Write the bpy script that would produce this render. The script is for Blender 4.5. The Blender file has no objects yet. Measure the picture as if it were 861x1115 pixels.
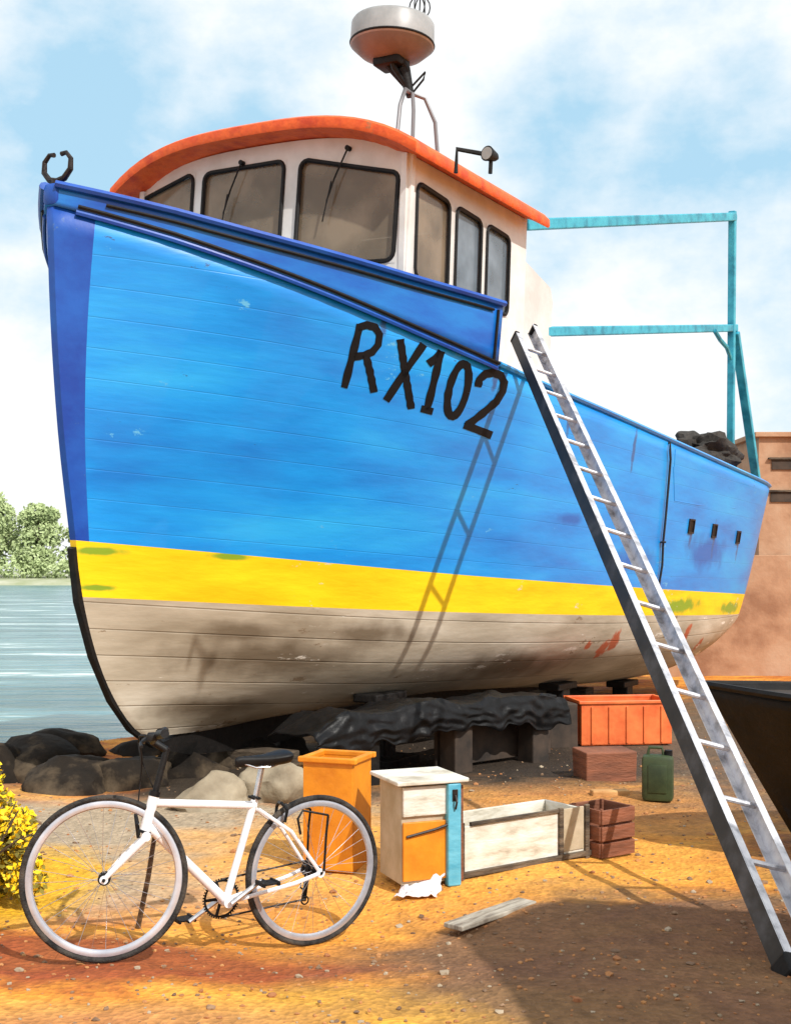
import bpy, bmesh, math, random
from mathutils import Vector, Matrix, noise
from mathutils.bvhtree import BVHTree
R = math.radians
random.seed(7)
scn = bpy.context.scene
COL = scn.collection
F = 1300.0; CU = 430.5; HV = 625.0; EYE = 1.6

def P(u, v, Y):
    """point seen at a place of the photograph at distance Y"""
    return Vector(((u-CU)/F*Y, Y, EYE-(v-HV)/F*Y))
def G(u, v):
    Y = EYE*F/(v-HV)
    return Vector(((u-CU)/F*Y, Y, 0))

# ------------------------------------------------------------------ materials
def mat(name, cols, rough=.5, metal=0., scale=3., stretch=(1,1,1), bump=.0, bscale=40., detail=6., spec=.5, contrast=(.35,.65), coat=0., rvar=.1, trans=0., emit=None):
    m = bpy.data.materials.new(name); m.use_nodes = True
    nt = m.node_tree; N = nt.nodes; L = nt.links
    b = N['Principled BSDF']
    if not isinstance(cols[0], (tuple, list)): cols = [cols]
    tc = N.new('ShaderNodeTexCoord'); mp = N.new('ShaderNodeMapping'); mp.inputs['Scale'].default_value = stretch
    L.new(tc.outputs['Object'], mp.inputs[0])
    nz = N.new('ShaderNodeTexNoise'); nz.inputs['Scale'].default_value = scale; nz.inputs['Detail'].default_value = detail
    nz.inputs['Roughness'].default_value = .6
    L.new(mp.outputs[0], nz.inputs['Vector'])
    if len(cols) > 1:
        cr = N.new('ShaderNodeValToRGB'); e = cr.color_ramp.elements
        while len(e) < len(cols): e.new(.5)
        for i, c in enumerate(cols):
            e[i].position = contrast[0] + (contrast[1]-contrast[0])*i/(len(cols)-1); e[i].color = (*c[:3], 1)
        L.new(nz.outputs[0], cr.inputs[0]); L.new(cr.outputs[0], b.inputs['Base Color'])
    else:
        b.inputs['Base Color'].default_value = (*cols[0], 1)
    mr = N.new('ShaderNodeMapRange'); mr.inputs[3].default_value = max(.02, rough-rvar); mr.inputs[4].default_value = min(1, rough+rvar)
    L.new(nz.outputs[0], mr.inputs[0]); L.new(mr.outputs[0], b.inputs['Roughness'])
    b.inputs['Metallic'].default_value = metal
    b.inputs['Specular IOR Level'].default_value = spec
    b.inputs['Coat Weight'].default_value = coat
    b.inputs['Transmission Weight'].default_value = trans
    if bump > 0:
        n2 = N.new('ShaderNodeTexNoise'); n2.inputs['Scale'].default_value = bscale; n2.inputs['Detail'].default_value = 5
        L.new(mp.outputs[0], n2.inputs['Vector'])
        bp = N.new('ShaderNodeBump'); bp.inputs['Strength'].default_value = bump; bp.inputs['Distance'].default_value = .02
        L.new(n2.outputs[0], bp.inputs['Height']); L.new(bp.outputs[0], b.inputs['Normal'])
    return m

def blots(m, centres, col, nscale=6., edge=.12):
    """stains with a shape of their own: centres = (point in object space, radius)"""
    nt = m.node_tree; N = nt.nodes; L = nt.links; b = N['Principled BSDF']
    src = b.inputs['Base Color'].links[0].from_socket if b.inputs['Base Color'].links else None
    tc = N.new('ShaderNodeTexCoord'); nz = N.new('ShaderNodeTexNoise'); nz.inputs['Scale'].default_value = nscale; nz.inputs['Detail'].default_value = 6
    L.new(tc.outputs['Object'], nz.inputs['Vector'])
    acc = None
    for (c, r, sc) in centres:
        mp = N.new('ShaderNodeMapping'); mp.vector_type = 'POINT'
        mp.inputs['Location'].default_value = (-c[0]*sc[0], -c[1]*sc[1], -c[2]*sc[2]); mp.inputs['Scale'].default_value = sc
        L.new(tc.outputs['Object'], mp.inputs[0])
        ln = N.new('ShaderNodeVectorMath'); ln.operation = 'LENGTH'; L.new(mp.outputs[0], ln.inputs[0])
        mr = N.new('ShaderNodeMapRange'); mr.inputs[1].default_value = 0; mr.inputs[2].default_value = r*2; mr.inputs[3].default_value = 1; mr.inputs[4].default_value = 0
        L.new(ln.outputs['Value'], mr.inputs[0])
        if acc is None: acc = mr.outputs[0]
        else:
            mx = N.new('ShaderNodeMath'); mx.operation = 'MAXIMUM'; L.new(acc, mx.inputs[0]); L.new(mr.outputs[0], mx.inputs[1]); acc = mx.outputs[0]
    ad = N.new('ShaderNodeMath'); ad.operation = 'ADD'; L.new(acc, ad.inputs[0]); L.new(nz.outputs[0], ad.inputs[1])
    m2 = N.new('ShaderNodeMapRange'); m2.inputs[1].default_value = 1.0-edge; m2.inputs[2].default_value = 1.0+edge; L.new(ad.outputs[0], m2.inputs[0])
    mix = N.new('ShaderNodeMixRGB'); L.new(m2.outputs[0], mix.inputs[0])
    if src: L.new(src, mix.inputs[1])
    else: mix.inputs[1].default_value = b.inputs['Base Color'].default_value
    mix.inputs[2].default_value = (*col, 1)
    L.new(mix.outputs[0], b.inputs['Base Color'])

def seams(m, pitch, depth, dark=.8, wdt=.035):
    nt = m.node_tree; N = nt.nodes; L = nt.links; b = N['Principled BSDF']
    tc = N.new('ShaderNodeTexCoord'); sp = N.new('ShaderNodeSeparateXYZ'); L.new(tc.outputs['Object'], sp.inputs[0])
    def mth(op, a, b_=None, c=None):
        n = N.new('ShaderNodeMath'); n.operation = op
        for i, x in enumerate((a, b_, c)):
            if x is None: continue
            if isinstance(x, (int, float)): n.inputs[i].default_value = x
            else: L.new(x, n.inputs[i])
        return n.outputs[0]
    zz = mth('MULTIPLY_ADD', sp.outputs[0], .052, sp.outputs[2])       # planks follow the sheer
    zz = mth('MULTIPLY_ADD', mth('MULTIPLY', sp.outputs[0], sp.outputs[0]), -.0022, zz)
    fr = mth('ABSOLUTE', mth('SUBTRACT', mth('FRACT', mth('DIVIDE', zz, pitch)), .5))
    mr = N.new('ShaderNodeMapRange'); mr.inputs[1].default_value = 0; mr.inputs[2].default_value = wdt; L.new(fr, mr.inputs[0])
    bp = N.new('ShaderNodeBump'); bp.inputs['Strength'].default_value = depth; bp.inputs['Distance'].default_value = .006
    L.new(mr.outputs[0], bp.inputs['Height'])
    if b.inputs['Normal'].links: L.new(b.inputs['Normal'].links[0].from_socket, bp.inputs['Normal'])
    L.new(bp.outputs[0], b.inputs['Normal'])
    m2 = N.new('ShaderNodeMapRange'); m2.inputs[3].default_value = dark; m2.inputs[4].default_value = 1; L.new(mr.outputs[0], m2.inputs[0])
    mx = N.new('ShaderNodeMixRGB'); mx.blend_type = 'MULTIPLY'; mx.inputs[0].default_value = 1
    L.new(b.inputs['Base Color'].links[0].from_socket, mx.inputs[1])
    cb = N.new('ShaderNodeCombineXYZ')
    for i in range(3): L.new(m2.outputs[0], cb.inputs[i])
    L.new(cb.outputs[0], mx.inputs[2]); L.new(mx.outputs[0], b.inputs['Base Color'])
M = {}
M['blue'] = mat('hull_blue_paint', [(.001,.18,.60),(.002,.28,.77),(.015,.38,.83)], rough=.42, scale=1.1, stretch=(.5,.5,2.6), bump=.12, bscale=9, contrast=(.3,.7), coat=.15)
M['dblue'] = mat('stem_dark_blue_paint', [(.001,.05,.34),(.004,.10,.48)], rough=.45, scale=2.5, bump=.12, bscale=12)
M['band'] = mat('band_blue_paint', [(.001,.055,.36),(.002,.12,.50),(.004,.18,.58)], rough=.42, scale=1.6, stretch=(.6,.6,2), bump=.1, bscale=10)
M['yellow'] = mat('yellow_stripe_paint', [(.80,.50,.003),(.92,.66,.006)], rough=.45, scale=2, stretch=(.6,.6,3), bump=.1, bscale=14)
M['bottom'] = mat('grey_bottom_paint', [(.30,.25,.18),(.44,.38,.29),(.60,.54,.44)], rough=.75, scale=1.5, stretch=(.5,.5,2.4), bump=.15, bscale=9, contrast=(.33,.68))
M['white'] = mat('wheelhouse_white_paint', [(.56,.55,.52),(.74,.74,.72)], rough=.45, scale=2.2, bump=.08, bscale=25)
M['orange'] = mat('orange_roof_paint', [(.66,.07,.010),(.80,.125,.016),(.56,.055,.010)], rough=.55, scale=4, bump=.3, bscale=25)
M['turq'] = mat('turquoise_metal_paint', [(.01,.20,.30),(.03,.34,.47),(.05,.42,.55)], rough=.45, scale=5, bump=.15, bscale=30)
M['black'] = mat('black_rubber', [(.004,.004,.005),(.010,.010,.010)], spec=.25, rough=.55, scale=20, bump=.1, bscale=60)
M['ink'] = mat('black_letter_paint', [(.003,.003,.004),(.006,.006,.007)], spec=.2, rough=.6, scale=12)
M['iron'] = mat('black_iron', [(.012,.012,.014),(.045,.035,.03)], rough=.5, metal=.6, scale=25, bump=.2, bscale=60)
M['alu'] = mat('ladder_aluminium', [(.34,.35,.38),(.66,.67,.72),(.80,.81,.84)], rough=.42, metal=.45, scale=9, stretch=(1,1,1), bump=.1, bscale=60)
M['alud'] = mat('ladder_dark_side', [(.012,.012,.013),(.04,.038,.036),(.13,.13,.14)], rough=.55, metal=.3, scale=4, contrast=(.3,.8))  # outer faces of the stiles, darker than the rest
M['greyp'] = mat('grey_plastic', [(.22,.235,.24),(.34,.355,.36)], rough=.4, scale=4)
M['greyd'] = mat('grey_plastic_base', [(.13,.13,.13),(.19,.19,.19)], rough=.45, scale=4)
M['bikew'] = mat('bicycle_white_paint', [(.38,.32,.26),(.72,.72,.75),(.82,.82,.84)], contrast=(.26,.46), rough=.38, scale=9, coat=.2)
M['tyre'] = mat('dusty_tyre_rubber', [(.012,.012,.013),(.05,.045,.04),(.10,.08,.06)], rough=.8, spec=.2, scale=14, contrast=(.35,.75), bump=.5, bscale=120)
M['rim'] = mat('bicycle_rim_metal', [(.42,.44,.50),(.66,.68,.74)], rough=.3, metal=.55, scale=6)
M['steel'] = mat('bright_steel', [(.45,.45,.47),(.65,.65,.66)], rough=.25, metal=.9, scale=20)
M['tar'] = mat('black_tar', [(.004,.004,.004),(.012,.010,.009)], spec=.25, rough=.55, scale=6, bump=.4, bscale=20)
M['tarp'] = mat('black_sheeting', [(.003,.003,.003),(.007,.007,.008)], spec=.18, rough=.44, scale=5, bump=.6, bscale=9, rvar=.08)
M['timber'] = mat('dark_timber', [(.03,.02,.014),(.09,.065,.042),(.18,.13,.085)], rough=.8, scale=4, stretch=(1,1,6), bump=.5, bscale=20)
M['timber2'] = mat('red_brown_timber', [(.14,.05,.025),(.28,.10,.05)], rough=.8, scale=4, stretch=(1,1,5), bump=.4, bscale=20)
M['plank'] = mat('pale_plank', [(.45,.22,.07),(.62,.36,.14)], rough=.75, scale=4, stretch=(1,5,1), bump=.3, bscale=20)
M['crate_or'] = mat('orange_red_plastic', [(.66,.11,.025),(.84,.20,.05)], rough=.5, scale=5, bump=.12, bscale=20)
M['tub'] = mat('amber_plastic', [(.60,.19,.008),(.78,.29,.012)], rough=.5, scale=5, bump=.15, bscale=20)
M['green'] = mat('dark_green_plastic', [(.02,.035,.012),(.05,.075,.025)], rough=.6, scale=6)
M['wcrate'] = mat('white_painted_wood', [(.34,.29,.21),(.62,.58,.48),(.76,.73,.67)], contrast=(.28,.62), rough=.65, scale=5, stretch=(1,1,3), bump=.2, bscale=25)
M['beige'] = mat('beige_painted_wood', [(.36,.29,.18),(.52,.44,.32)], rough=.7, scale=5, bump=.2, bscale=25)
M['greyplank'] = mat('weathered_grey_plank', [(.16,.13,.10),(.34,.30,.24),(.45,.41,.34)], rough=.85, scale=5, stretch=(1,7,1), bump=.5, bscale=16)
M['lblue'] = mat('light_blue_paint', [(.06,.32,.46),(.16,.50,.64)], rough=.5, scale=7, stretch=(1,1,2), bump=.15, bscale=25)
M['rag'] = mat('white_cloth', [(.62,.58,.60),(.80,.76,.78)], rough=.9, scale=9, bump=.3, bscale=60)
M['net'] = mat('dark_net', [(.012,.011,.010),(.05,.043,.036)], rough=.9, scale=25, bump=.8, bscale=80)
M['wallb'] = mat('brown_render', [(.28,.14,.075),(.42,.24,.14),(.48,.31,.20)], rough=.85, scale=1.2, bump=.4, bscale=12)
M['walld'] = mat('dark_slot_wood', [(.02,.014,.01),(.07,.045,.03)], rough=.8, scale=5)
M['rock'] = mat('brown_rock', [(.006,.005,.004),(.018,.013,.009),(.11,.08,.05)], rough=.9, spec=.2, scale=3.2, bump=.8, bscale=10, contrast=(.32,.72))
M['rockp'] = mat('pale_rock', [(.18,.14,.09),(.36,.30,.21)], rough=.85, scale=3, bump=.7, bscale=12)
M['bark'] = mat('bark', [(.05,.04,.03),(.12,.09,.06)], rough=.9, scale=2)
M['leaf'] = mat('far_leaves', [(.15,.21,.08),(.36,.44,.20),(.48,.56,.30)], rough=.8, scale=.35, contrast=(.3,.7))
M['leafy'] = mat('yellow_flowers', [(.80,.66,.004),(.92,.62,.004),(.70,.40,.01)], rough=.7, scale=3, contrast=(.3,.7))
M['leafg'] = mat('olive_leaves', [(.10,.09,.01),(.25,.20,.02)], rough=.8, scale=5)
M['rope'] = mat('dark_rope', [(.01,.01,.012),(.03,.03,.03)], rough=.9, scale=60, bump=.5, bscale=150)
M['brack'] = mat('bracket_grey', [(.2,.2,.21)], rough=.5, metal=.5)
M['deckm'] = mat('grey_deck_paint', [(.22,.24,.26),(.34,.36,.37)], rough=.8, scale=3, bump=.2)
M['dash'] = mat('dark_brown_panel', [(.05,.035,.025),(.12,.085,.06)], rough=.7, scale=3)
M['beigein'] = mat('beige_interior', [(.36,.28,.20),(.50,.41,.31)], rough=.75, scale=2)

# window glass: dusty, brown tinted and partly see-through
def glass(name, tint):
    m = bpy.data.materials.new(name); m.use_nodes = True; nt = m.node_tree; N = nt.nodes; L = nt.links
    b = N['Principled BSDF']; out = N['Material Output']
    nz = N.new('ShaderNodeTexNoise'); nz.inputs['Scale'].default_value = 2.2; nz.inputs['Detail'].default_value = 4
    tc = N.new('ShaderNodeTexCoord'); L.new(tc.outputs['Object'], nz.inputs['Vector'])
    cr = N.new('ShaderNodeValToRGB'); cr.color_ramp.elements[0].position = .4; cr.color_ramp.elements[1].position = .62
    cr.color_ramp.elements[0].color = (*[c*.55 for c in tint], 1); cr.color_ramp.elements[1].color = (*tint, 1)
    L.new(nz.outputs[0], cr.inputs[0]); L.new(cr.outputs[0], b.inputs['Base Color'])
    b.inputs['Roughness'].default_value = .08; b.inputs['Specular IOR Level'].default_value = .6
    tr = N.new('ShaderNodeBsdfTransparent'); tr.inputs[0].default_value = (.85,.78,.68,1)
    mx = N.new('ShaderNodeMixShader'); mx.inputs[0].default_value = .62
    L.new(tr.outputs[0], mx.inputs[1]); L.new(b.outputs[0], mx.inputs[2]); L.new(mx.outputs[0], out.inputs[0])
    return m
M['glass'] = glass('dusty_brown_glass', (.34,.27,.19))
drip = [(hit(u, v+11)[0], .05, (1,1,.28)) for (u, v) in ((752, 573), (777, 578), (803, 585))] if 0 else []
M['glassb'] = glass('bluish_glass', (.30,.38,.46))

# ------------------------------------------------------------------ mesh helpers
def link(o, parent=None):
    COL.objects.link(o)
    if parent is not None: o.parent = parent
    return o
def obj(name, bm, m, parent=None, smooth=False, loc=None):
    me = bpy.data.meshes.new(name)
    bmesh.ops.recalc_face_normals(bm, faces=bm.faces)
    bm.to_mesh(me); bm.free()
    ms = m if isinstance(m, (list, tuple)) else [m]
    for x in ms: me.materials.append(M[x] if isinstance(x, str) else x)
    if smooth:
        for p in me.polygons: p.use_smooth = True
        try: me.set_sharp_from_angle(angle=R(40))
        except Exception: pass
    o = bpy.data.objects.new(name, me)
    if loc is not None: o.location = loc
    return link(o, parent)
def empty(name, loc=(0,0,0), rot=(0,0,0)):
    o = bpy.data.objects.new(name, None); o.location = loc; o.rotation_euler = rot; o.empty_display_size = .2
    return link(o)
def tag(o, label, cat, group=None, kind=None):
    if label: o['label'] = label
    if cat: o['category'] = cat
    if group: o['group'] = group
    if kind: o['kind'] = kind
    return o
def smooth_pts(pts, n=6):
    pts = [Vector(p) for p in pts]; out = []
    for i in range(len(pts)-1):
        p0 = pts[max(i-1, 0)]; p1 = pts[i]; p2 = pts[i+1]; p3 = pts[min(i+2, len(pts)-1)]
        for k in range(n):
            t = k/n; out.append(.5*((2*p1)+(p2-p0)*t+(2*p0-5*p1+4*p2-p3)*t*t+(3*p1-p0-3*p2+p3)*t**3))
    return out+[pts[-1]]
def box(bm, c, s, rot=None, bev=0.):
    t = bmesh.new(); bmesh.ops.create_cube(t, size=1)
    bmesh.ops.scale(t, vec=s, verts=t.verts)
    if bev > 0: bmesh.ops.bevel(t, geom=t.edges[:], offset=bev, segments=2, affect='EDGES', profile=.5)
    m = Matrix.Translation(c)
    if rot is not None: m = m @ rot.to_4x4()
    bmesh.ops.transform(t, matrix=m, verts=t.verts)
    merge(bm, t)
def merge(bm, t):
    me = bpy.data.meshes.new('tmp'); t.to_mesh(me); t.free(); bm.from_mesh(me); bpy.data.meshes.remove(me)
def frame_of(d, up=Vector((0,0,1))):
    d = d.normalized()
    if abs(d.dot(up)) > .98: up = Vector((1,0,0))
    a = d.cross(up).normalized(); b = a.cross(d).normalized()
    return a, b
def tube(bm, pts, r, seg=8, closed=False, cap=True, flat=(1,1)):
    pts = [Vector(p) for p in pts]; n = len(pts); rings = []
    rs = r if isinstance(r, (list, tuple)) else [r]*n
    pa = None
    for i, p in enumerate(pts):
        if closed: d = pts[(i+1) % n]-pts[i-1]
        else: d = pts[min(i+1, n-1)]-pts[max(i-1, 0)]
        d.normalize()
        if pa is None: a, b = frame_of(d)
        else:
            a = (pa - d*pa.dot(d)).normalized(); b = a.cross(d).normalized()
        pa = a
        rings.append([bm.verts.new(p + (a*math.cos(k*2*math.pi/seg)*flat[0] + b*math.sin(k*2*math.pi/seg)*flat[1])*rs[i]) for k in range(seg)])
    for i in range(n if closed else n-1):
        A, B = rings[i], rings[(i+1) % n]
        for k in range(seg): bm.faces.new((A[k], A[(k+1) % seg], B[(k+1) % seg], B[k]))
    if not closed and cap:
        bm.faces.new(rings[0][::-1]); bm.faces.new(rings[-1])
def ring_tube(bm, c, ax, Rr, r, n=64, seg=8, flat=(1,1)):
    """torus around axis ax; flat=(radial, axial) stretch of the section"""
    ax = Vector(ax).normalized(); a, b = frame_of(ax)
    rings = []
    for i in range(n):
        t = 2*math.pi*i/n; rad = a*math.cos(t)+b*math.sin(t)
        rings.append([bm.verts.new(Vector(c)+rad*(Rr+math.cos(q)*r*flat[0])+ax*math.sin(q)*r*flat[1]) for q in [2*math.pi*k/seg for k in range(seg)]])
    for i in range(n):
        A, B = rings[i], rings[(i+1) % n]
        for k in range(seg): bm.faces.new((A[k], A[(k+1) % seg], B[(k+1) % seg], B[k]))
def cyl(bm, p, q, r, r2=None, seg=20):
    tube(bm, [p, q], [r, r2 if r2 is not None else r], seg)
def beam(bm, p, q, w, h, up=Vector((0,0,1)), bev=0.):
    p = Vector(p); q = Vector(q); d = (q-p); L_ = d.length
    a, b = frame_of(d, up); d.normalize()
    rot = Matrix((a, d, b)).transposed()
    box(bm, (p+q)/2, (w, L_, h), rot, bev)
def lerp(a, b, t): return a+(b-a)*t
def interp(tab, x):
    if x <= tab[0][0]: return tab[0][1]
    for i in range(len(tab)-1):
        x0, y0 = tab[i]; x1, y1 = tab[i+1]
        if x <= x1:
            m0 = (tab[i+1][1]-tab[i-1][1])/(tab[i+1][0]-tab[i-1][0]) if i > 0 else (y1-y0)/(x1-x0)
            m1 = (tab[i+2][1]-y0)/(tab[i+2][0]-x0) if i+2 < len(tab) else (y1-y0)/(x1-x0)
            h = x1-x0; t = (x-x0)/h
            return (2*t**3-3*t*t+1)*y0+(t**3-2*t*t+t)*h*m0+(-2*t**3+3*t*t)*y1+(t**3-t*t)*h*m1
    return tab[-1][1]

# ------------------------------------------------------------------ camera, light, sky
cam = bpy.data.cameras.new('camera'); co = bpy.data.objects.new('camera', cam); link(co)
co.location = (0, 0, EYE); co.rotation_euler = (R(90), 0, 0)
cam.sensor_fit = 'HORIZONTAL'; cam.sensor_width = 36; cam.lens = 36*F/861
cam.shift_y = (HV-557.5)/861; cam.clip_end = 5000; cam.clip_start = .05
scn.camera = co

SUN = Vector((.60, -.76, .92)).normalized()
sl = bpy.data.lights.new('sun', 'SUN'); sl.energy = 4.2; sl.angle = R(.6); sl.color = (1, .965, .91)
so = bpy.data.objects.new('sun', sl); link(so)
so.rotation_euler = SUN.to_track_quat('Z', 'Y').to_euler(); so.location = (5, -5, 12)

w = bpy.data.worlds.new('World'); scn.world = w; w.use_nodes = True
N = w.node_tree.nodes; L = w.node_tree.links
bg = N['Background']; wo = N['World Output']
sky = N.new('ShaderNodeTexSky'); sky.sky_type = 'NISHITA'; sky.sun_disc = False
sky.sun_elevation = math.asin(SUN.z); sky.sun_rotation = math.atan2(SUN.x, SUN.y)
sky.air_density = 1.0; sky.dust_density = .6; sky.ozone_density = 1.5
mxs = N.new('ShaderNodeMixRGB'); mxs.inputs[0].default_value = .8; mxs.inputs[2].default_value = (2.9, 6.2, 8.4, 1)
L.new(sky.outputs[0], mxs.inputs[1]); L.new(mxs.outputs[0], bg.inputs[0]); bg.inputs[1].default_value = .11
bg2 = N.new('ShaderNodeBackground'); bg2.inputs[0].default_value = (.97, .99, 1, 1); bg2.inputs[1].default_value = 1.0
tc = N.new('ShaderNodeTexCoord')
def clouds():
    nz = N.new('ShaderNodeTexNoise'); nz.inputs['Scale'].default_value = 5.0; nz.inputs['Detail'].default_value = 10; nz.inputs['Roughness'].default_value = .6
    mp = N.new('ShaderNodeMapping'); mp.inputs['Scale'].default_value = (1, 1, 1.5); mp.inputs['Location'].default_value = (3.1, .4, 1.7)
    L.new(tc.outputs['Generated'], mp.inputs[0]); L.new(mp.outputs[0], nz.inputs['Vector'])
    acc = None   # openings in the cloud
    for (u, v, r, s) in ((110, 105, .13, .50), (230, 140, .11, .42), (330, 85, .09, .30), (520, 60, .07, .22), (40, 200, .08, .22), (610, 110, .11, .30), (800, 190, .13, .34), (760, 30, .07, .15), (600, 290, .06, .16), (20, 330, .08, .16), (850, 400, .09, .2)):
        d = Vector(((u-CU)/F, 1, (HV-v)/F)).normalized()
        vm = N.new('ShaderNodeVectorMath'); vm.operation = 'DISTANCE'; L.new(tc.outputs['Generated'], vm.inputs[0]); vm.inputs[1].default_value = d
        mr = N.new('ShaderNodeMapRange'); mr.interpolation_type = 'SMOOTHSTEP'; mr.inputs[1].default_value = 0; mr.inputs[2].default_value = r*1.5; mr.inputs[3].default_value = s; mr.inputs[4].default_value = 0
        L.new(vm.outputs['Value'], mr.inputs[0])
        if acc is None: acc = mr.outputs[0]
        else:
            ad = N.new('ShaderNodeMath'); ad.operation = 'MAXIMUM'; L.new(acc, ad.inputs[0]); L.new(mr.outputs[0], ad.inputs[1]); acc = ad.outputs[0]
    sb = N.new('ShaderNodeMath'); sb.operation = 'SUBTRACT'; L.new(nz.outputs[0], sb.inputs[0]); L.new(acc, sb.inputs[1])
    mr = N.new('ShaderNodeMapRange'); mr.inputs[1].default_value = .14; mr.inputs[2].default_value = .42; mr.inputs[3].default_value = .20; mr.inputs[4].default_value = 1
    L.new(sb.outputs[0], mr.inputs[0]); return mr.outputs[0]
mx = N.new('ShaderNodeMixShader'); L.new(clouds(), mx.inputs[0]); L.new(bg.outputs[0], mx.inputs[1]); L.new(bg2.outputs[0], mx.inputs[2]); L.new(mx.outputs[0], wo.inputs[0])
scn.view_settings.view_transform = 'Standard'; scn.view_settings.look = 'None'; scn.view_settings.gamma = 1
scn.view_settings.exposure = 0.1

# ------------------------------------------------------------------ ground, sea, far shore
DX, DY = .52, .854                      # the boat's centreline, running aft
NX, NY = DY, -DX                        # to port
OX, OY = -2.50, 8.17                    # under the stem head
SEA = -.42
def shore(x, y):
    """metres inland of the water's edge"""
    t = (x-OX)*NX+(y-OY)*NY
    s = (x-OX)*DX+(y-OY)*DY
    return t + 3.1 + .35*math.sin(s*.9+1) + .02*max(0, -s-2)**2
def gz(x, y):
    d = shore(x, y)
    h = -.05*max(0., 1-((x+.35)**2+(y-5.5)**2)/.8)
    h += .035*(noise.noise(Vector((x*.8, y*.8, 0))))+.014*noise.noise(Vector((x*3.1, y*3.1, 5)))
    if (x-OX)*DX+(y-OY)*DY > -2: h -= .02
    if d < 1.0:
        k = min(1., (1.0-d)/2.2); h -= 1.5*k*k*(3-2*k)
    return h
def axis(lo, hi, a, b, st, grow=1.35):
    xs = [a]
    while xs[-1] < b: xs.append(xs[-1]+st)
    q = st
    while xs[-1] < hi: q *= grow; xs.append(xs[-1]+q)
    q = st
    while xs[0] > lo: q *= grow; xs.insert(0, xs[0]-q)
    return xs
bm = bmesh.new()
X = axis(-600, 600, -7, 7.5, .09); Yv = axis(-600, 700, 3.2, 17.5, .09)
grid = [[bm.verts.new((x, y, gz(x, y))) for x in X] for y in Yv]
for j in range(len(Yv)-1):
    for i in range(len(X)-1): bm.faces.new((grid[j][i], grid[j][i+1], grid[j+1][i+1], grid[j+1][i]))

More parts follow.
